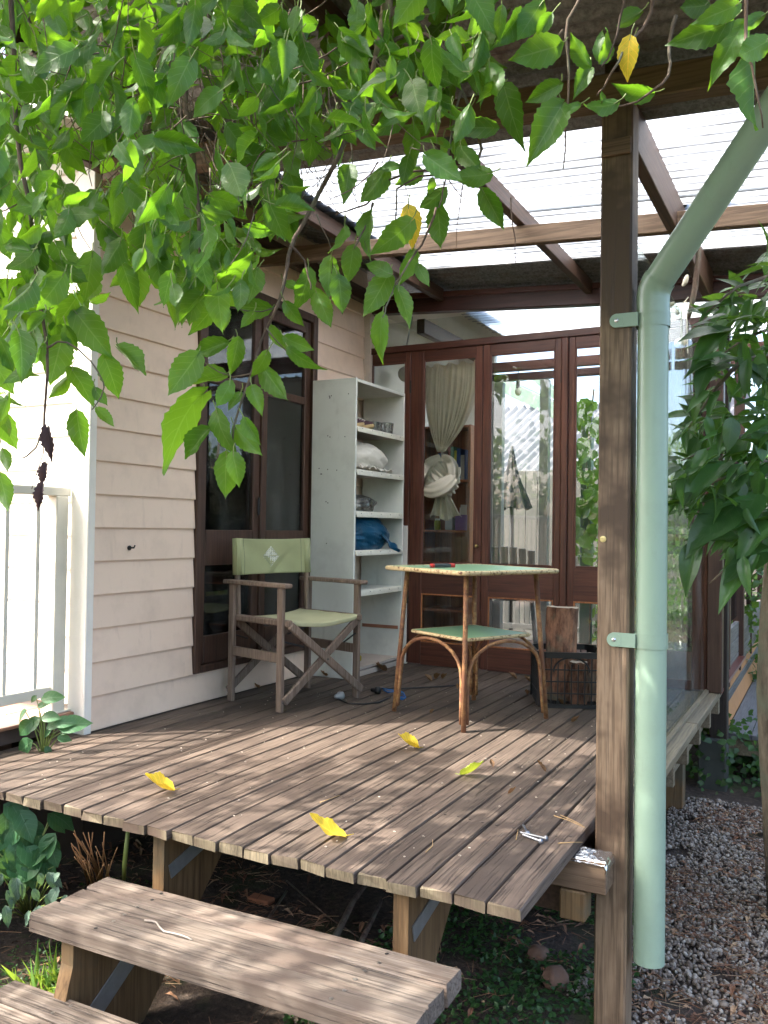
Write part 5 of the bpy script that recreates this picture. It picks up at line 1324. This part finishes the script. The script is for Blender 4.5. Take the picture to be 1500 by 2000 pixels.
while k < 350:                                                        # the rest of its crown, up and to the right out of view
    q = Vector((random.uniform(.05,1.6), random.uniform(2.3,4.6), random.uniform(.6,2.2)))
    c = Matrix((RIGHT, UP, fwd)) @ (q-ORG)
    if c.x/c.z < .47: continue
    L = random.uniform(.08,.13); v, f, uv = EG[k % 3]; er.add(v, f, frame(q, q+Vector((wob(1), wob(1), -.4)).normalized()*L, rdir()), uv); k += 1
et(er, 'leaves', LEAF_D, True, 'stuff')

# ------------------------------------------------------------------ small plants and ground
OV = [leafmesh('ovate_leaf', LEAF_G, wr=.72, fold=.2, bend=.25, serr=.0, n=10, cord=.14, sd=i) for i in range(2)]
SV = leafmesh('veined_leaf', LEAF_V, wr=.45, fold=.2, bend=.3, serr=.06, n=12, cord=.05, wave=.04)
def plant(name, root, leaves, lab, mesh, depthfn, cat='plant'):
    e = empty(name, tuple(root), lab, cat); o_ = -Vector(root); s = MB()
    for (x1, y1, x2, y2) in leaves:
        b, t = depthfn(x1, y1), depthfn(x2, y2); t = t + fwd*wob(.3)*(t-b).length
        top = b + Vector((0,0,0)); q = root.lerp(top, .55) + Vector((wob(.01), wob(.01), .02)); s.tube([root, q, top], [.0035,.0026,.0015], 5)
        nn = ((ORG-b).normalized()+Vector((0,0,.8))+rdir()*.3).normalized(); l = link('leaf', random.choice(mesh), e); l.matrix_local = Matrix.Translation(o_) @ frame(b, t, nn)
    s.build('stem', PETIOLE, e, True, o_); return e
d0 = lambda x, y: atd(x, y, 3.38)
plant('seedling', atd(85, 1480, 3.40), [(85,1400,120,1398), (75,1405,45,1430), (60,1410,30,1440), (95,1420,130,1405), (110,1412,150,1408), (120,1420,175,1408), (75,1380,95,1372), (115,1440,140,1445), (90,1460,100,1478), (60,1450,22,1478), (50,1390,25,1415), (100,1425,80,1440), (120,1430,147,1418), (70,1360,60,1372), (85,1365,125,1358)], 'young broad-leaved seedling growing up beside the porch edge', OV, d0)
d1_ = lambda x, y: atd(x, y, 2.95)
und = [(random.uniform(-20,110), random.uniform(1570,1700)) for _ in range(46)]
plant('leafy_shrub', atd(50, 1740, 3.0), [(x, y, x+random.gauss(5,25), y+random.uniform(25,62)) for x, y in und], 'broad-leaved shrub growing under the left end of the deck', OV, d1_)
plant('silver_leaf_plant', onz(60, 1800, GZ), [(x, y, x+wob(35), y+random.uniform(15,45)) for x, y in [(random.uniform(0,130), random.uniform(1700,1790)) for _ in range(24)]], 'silver-marked low plant on the soil left of the steps', [SV], lambda x, y: atd(x, y, 2.75))
dg = empty('dry_stalks', tuple(onz(195, 1748, GZ)), 'clump of straw-brown dry stalks behind the upper step', 'dry grass'); dgo = -dg.location; STRAW = plain('dry straw', (.34,.19,.09), .7)
rt = onz(195, 1748, GZ)
for k in range(26):
    x, y = random.uniform(135,240), random.uniform(1612,1690); tpt = atd(x, y, 2.72+wob(.08)); b = rt+Vector((wob(.05), wob(.05), 0)); MB().tube([b, b.lerp(tpt, .5)+Vector((0,0,.015)), tpt], [.0032,.0026,.0014], 5).build('stalk', STRAW, dg, True, dgo)
MB().tube([rt+Vector((.03,.1,0)), atd(243,1690,2.85), atd(250,1620,2.85)], [.008,.008,.007], 7).build('stalk', PETIOLE, dg, True, dgo)
gtu = MB(); gp = onz(135, 1955, GZ); k = 0; GV = leafgeo(wr=.10, fold=.4, bend=.5, serr=0, n=6, cord=0)
for k in range(170):
    b = gp + Vector((wob(.14), wob(.10), 0)); t = b + Vector((wob(.10), wob(.10), random.uniform(.05,.13))); gtu.add(*GV[:2], frame(b, t, rdir()), GV[2])
tag(gtu.build('grass_tuft', leafmat('bright grass', (.11,.23,.04), (.3,.5,.06), spots=False, vein=.1), None, True), 'bright green grass tuft between the two steps', 'grass', kind='stuff')
TG = leafgeo(wr=.7, fold=.2, bend=.1, serr=0, n=4, cord=0)
gcv = MB(); k = 0
while k < 5200:
    x, y = random.uniform(-1.45,-.56), random.uniform(2.15,3.5)
    if noise.noise(Vector((x*3, y*3, 1))) < -.15: continue
    b = Vector((x, y, GZ+.012+random.random()*.03)); t = b+Vector((wob(1), wob(1), .2+wob(.4))).normalized()*random.uniform(.012,.026); gcv.add(*TG[:2], frame(b, t, Vector((wob(.6), wob(.6), 1))), TG[2]); k += 1
while k < 7000:
    x, y = random.uniform(-3.4,-2.3), random.uniform(1.4,3.2)
    if noise.noise(Vector((x*2.2, y*2.2, 3))) < .12: continue
    b = Vector((x, y, GZ+.012+random.random()*.012)); t = b+Vector((wob(1), wob(1), .2+wob(.4))).normalized()*random.uniform(.008,.018); gcv.add(*TG[:2], frame(b, t, Vector((wob(.6), wob(.6), 1))), TG[2]); k += 1
while k < 8400:                                                       # ivy on the bank under the walkway
    x, y = random.uniform(-.75,.5), random.uniform(5.2,6.2); b = Vector((x, y, GZ+random.random()*.35)); t = b+Vector((wob(1), -.5+wob(.6), wob(.6))).normalized()*random.uniform(.03,.06); gcv.add(*TG[:2], frame(b, t, Vector((wob(.4), -1, .4))), TG[2]); k += 1
tag(gcv.build('ground_cover', leafmat('ground cover leaf', (.035,.10,.03), (.1,.22,.04), spots=False, vein=.1), None, True), 'small-leaved green ground cover on the soil', 'ground cover', kind='stuff')
# white pebbles
gv = MB(); iv, if_ = ico(1)
for k in range(26000):
    x, y = random.uniform(-.80,.45), random.uniform(1.9,5.1)
    if x < -.55 and y < 2.75: continue
    if x < -.72+.10*noise.noise(Vector((y*2, 1, 1))): continue
    if noise.noise(Vector((x*4, y*4, 7))) < -.42: continue
    s = random.uniform(.0042,.0098)*(1.0 if random.random() > .06 else 1.7); m = Matrix.Translation((x, y, GZ+.008+random.random()*.016)) @ Matrix.Rotation(random.random()*6.3, 4, rdir()) @ Matrix.Diagonal((s*random.uniform(.8,1.4), s, s*random.uniform(.55,.85), 1))
    gv.add(iv, if_, m)
def pebm():
    g = NG('white pebble'); ge = g.n('NewGeometry'); c = g.ramp(ge.outputs['Random Per Island'], [(0, (.05,.036,.027)), (.25, (.13,.10,.075)), (.6, (.225,.19,.15)), (1, (.36,.335,.29))]); n = g.noise(g.coords((1,1,1)), 90, 3, .6); c = g.mix(g.math('MULTIPLY', n, .4), c, (.22,.17,.13)); g.base(c, .7); return g.m
tag(gv.build('gravel', pebm(), None, True), 'white pebble gravel beside the post', 'gravel', kind='stuff')
# leaf litter, bark and needles over soil and gravel
def littm():
    g = NG('garden litter'); ge = g.n('NewGeometry'); c = g.ramp(ge.outputs['Random Per Island'], [(0, (.05,.025,.015)), (.4, (.16,.075,.04)), (.8, (.24,.13,.07)), (1, (.34,.25,.15))]); g.base(c, .85); return g.m
LT = littm(); li = MB(); LG = leafgeo(wr=.35, fold=.5, bend=.4, serr=.05, n=4, cord=0, wave=.08)
for k in range(10500):
    r = random.random()
    if r < .52: x, y = random.uniform(-.6,.45), random.uniform(1.9,5.0)
    elif r < .8: x, y = random.uniform(-2.3,-.6), random.uniform(1.5,4.0)
    else: x, y = random.uniform(-3.6,-1.8), random.uniform(1.0,3.2)
    if noise.noise(Vector((x*3.2, y*3.2, 11))) < -.1: continue
    b = Vector((x, y, GZ+.022+random.random()*.012)); a = random.random()*6.3
    if random.random() < .72:
        L = random.uniform(.03,.085); t = b+Vector((math.cos(a)*L, math.sin(a)*L, wob(.012))); li.tube([b, t], random.uniform(.0006,.0016), 3, False)
    else:
        L = random.uniform(.02,.055); t = b+Vector((math.cos(a)*L, math.sin(a)*L, wob(.01))); li.add(LG[0], LG[1], frame(b, t, Vector((wob(.4), wob(.4), 1))))
tag(li.build('leaf_litter', LT), 'brown needles and dry leaf litter over soil and gravel', 'litter', kind='stuff')
for (x, y, r, lab) in ((1052, 1865, .038, 'upper round brown clay ball in the ground cover'), (1085, 1912, .046, 'lower broken brown clay ball in the ground cover')):
    p = onz(x, y, GZ+.03); m = MB(); m.blob((0,0,0), (r, r, r*.85), 3, .25, 2.2, x*.1); tag(m.build('clay_ball', plain('brown clay', (.13,.075,.05), .9, 0, .3, 40, .6), None, True, p), lab, 'clay ball')
for k, (pts, r) in enumerate((([(540,1880), (520,1800), (560,1740)], .008), ([(640,1860), (690,1760), (720,1720)], .014), ([(690,1870), (745,1760)], .012), ([(560,1720), (640,1790), (700,1830)], .004), ([(1330,1585), (1400,1600), (1480,1608)], .006), ([(95,1850), (110,1810), (116,1790)], .008), ([(1300,1775), (1400,1738)], .005))):
    stick(pts, GZ+.015, r, ['bent dark stick behind the upper step', 'thick stick leaning under the deck', 'second thick stick under the deck', 'long thin stick under the deck', 'fallen stick before the dark footing', 'short dark stick on the bare soil', 'thin stick on the pebbles'][k], TWIG, None, 'fallen_stick')
tag(MB().box((0,0,0), (.10,.05,.02), .003).build('brick_piece', plain('orange brick', (.30,.12,.06), .9), None, False, onz(510, 1757, GZ+.02)), 'broken orange brick piece under the deck', 'brick')

# fallen leaves on the deck
def fallen(x, y, L, a, mat, lab, cup=.8, z=0.004, wr=.55, nm='fallen_leaf'):
    me = leafmesh(nm, mat, wr=wr, fold=cup, bend=-.55, serr=.05, n=14, cord=.1, twist=.4, wave=.06, sd=x*.1); p = onz(x, y, z); o = link(nm, me, None); d = Vector((math.cos(a), math.sin(a), 0)); o.matrix_world = frame(p-d*L/2+Vector((0,0,.002)), p+d*L/2+Vector((0,0,.012)), Vector((0,0,1))); tag(o, lab, 'leaf')
    s = MB(); s.tube([(0,0,0), (.02,-.12,.02), (.06,-.28,.06)], [.014,.012,.010], 5); s.build('stalk', mat, o, True); return o
fallen(308, 1546, .095, R(222), LEAF_Y, 'curled yellow leaf near the porch end of the deck', .7, wr=.85)
fallen(636, 1634, .105, R(210), LEAF_Y, 'flat bright yellow leaf with a curved stalk', .3, wr=.85)
fallen(795, 1461, .085, R(207), LEAF_Y, 'crumpled yellow leaf in front of the table', .8, wr=.9)
fallen(924, 1516, .085, R(10), leafmat('fresh lime leaf', (.30,.44,.05), (.4,.5,.05), trans=.3), 'lime green leaf fallen before the table', .9, wr=.7)
for (x, y, L, lb_) in ((742,1312,.09,'large crisp brown leaf at the foot of the tall shelf'), (728,1308,.07,'smaller crisp brown leaf leaning on the shelf base'), (855,1328,.06,'curled brown leaf behind the table leg'), (835,1330,.05,'dark brown leaf scrap behind the table'), (868,1327,.05,'tan leaf scrap behind the table'), (1030,1360,.05,'brown leaf scrap between table and crate'), (1095,1378,.05,'reddish leaf under the front of the crate'), (845,1395,.03,'tiny leaf scrap in front of the twine'), (960,1497,.028,'tiny curled scrap beside the lime leaf'), (1052,1497,.026,'upper of two tiny scraps near the post'), (1002,1552,.028,'lone curled scrap between lime leaf and bolts'), (1058,1506,.028,'lower of two tiny scraps near the post'), (1028,1330,.04,'small brown leaf by the door foot'), (1125,1412,.04,'pale dry leaf in front of the crate'), (632,1322,.05,'brown leaf beneath the chair against the shelf side'), (500,1345,.04,'brown leaf beneath the chair by the wall'), (650,1318,.04,'leaf scrap at the shelf side corner'), (705,1300,.06,'brown leaf lying on the shelf base'), (1000,1325,.05,'dry leaf by the bottom rail of the doors'), (893,1345,.03,'leaf scrap touching the black cord')):
    fallen(x, y, L, random.random()*6.3, LEAF_B, lb_, 1.3, .004, .6, 'dry_leaf')['group'] = 'dry leaves on the deck'
CRU = plain('pale crumb', (.45,.40,.33), .9); cbm = MB().blob((0,0,0), (.004,.003,.002), 1); cm_ = MB()
for k in range(170):
    x, y = random.uniform(-2.7,-.7), random.uniform(2.05,4.6); cm_.blob((x, y, .0022), (random.uniform(.0015,.005), random.uniform(.001,.003), .0018), 1)
tag(cm_.build('deck_crumbs', CRU), 'pale crumbs and specks scattered over the deck', 'crumbs', kind='stuff')

# ------------------------------------------------------------------ hedges and trees round the garden
def hedge(name, lab, c, d, n, L, mats, cat='hedge', dense=.0):
    e = empty(name, (c[0], c[1], GZ), lab, cat); HG = leafgeo(wr=.5, fold=.3, bend=.2, serr=0, n=3, cord=0); o_ = -Vector((c[0], c[1], GZ))
    mbs = [MB() for _ in mats]; k = 0
    while k < n:
        p = Vector((wob(1), wob(1), random.random()))
        q = Vector((c[0]+p.x*d[0], c[1]+p.y*d[1], GZ+p.z*d[2])); w_ = noise.noise(q*1.3+Vector((c[0], 0, 0)))
        if w_ < dense - .25 or p.z > .75+.35*noise.noise(Vector((q.x, q.y, 3.3))): continue
        t = q+rdir()*L*random.uniform(.6,1.2); mbs[0 if w_ < .22 or len(mats) == 1 else 1].add(*HG[:2], frame(q, t, rdir()), HG[2]); k += 1
    for mb, m in zip(mbs, mats):
        if mb.v: tag(mb.build('foliage', m, e, True, o_), kind='stuff')
    for k in range(5):
        s = c[0]+wob(d[0]*.8), c[1]+wob(d[1]*.8); MB().tube([(s[0], s[1], GZ-.02), (s[0]+wob(.1), s[1]+wob(.1), GZ+d[2]*.5), (s[0]+wob(.2), s[1]+wob(.2), GZ+d[2]*.85)], [.04,.03,.012], 7).build('stem', BARK, e, True, o_)
hedge('garden_hedge', 'green and golden hedge reflected in the brown window', (2.3, 8.8), (1.6, 2.6, 3.2), 7000, .13, [HEDGE, HEDGE_Y])
hedge('back_hedge', 'leafy bank behind the sunroom glass', (-1.15, 8.0), (.75, .6, 2.3), 3200, .10, [HEDGE, LEAF_G])
hedge('rear_trees', 'tall green trees behind the rear walkway', (-1.0, 15.0), (7.0, 1.2, 4.0), 5000, .22, [HEDGE], 'trees')
hedge('reflection_hedge', 'unseen green hedge added to darken the reflections in the folding doors', (-1.0, -6.5), (7.0, 1.0, 4.6), 11000, .24, [HEDGE], dense=.1)  # added out of view so the door glass reflects leaves, not bright sky
VM = leafmesh('vine_leaf', HEDGE, wr=.95, fold=.2, bend=.2, serr=.10, n=12, cord=.2)
vn = empty('leafy_vine', tuple(ony(1150, 1180, 7.1)), 'bright green vine climbing behind the third glass door', 'vine'); vno = -vn.location; vn2 = MB()
for k in range(70):
    x, y = random.gauss(1150, 22), random.uniform(770, 1090); b = ony(x, y, 7.1+wob(.2)); t = b+Vector((wob(1), wob(.5), -.8)).normalized()*random.uniform(.08,.15); l = link('leaf', VM, vn); l.matrix_local = Matrix.Translation(vno) @ frame(b, t, Vector((wob(.5), -1, .5)))
MB().tube([ony(1150,1300,7.1), ony(1155,1100,7.12), ony(1145,900,7.08), ony(1160,760,7.1)], .008, 6).build('stem', TWIG, vn, True, vno)
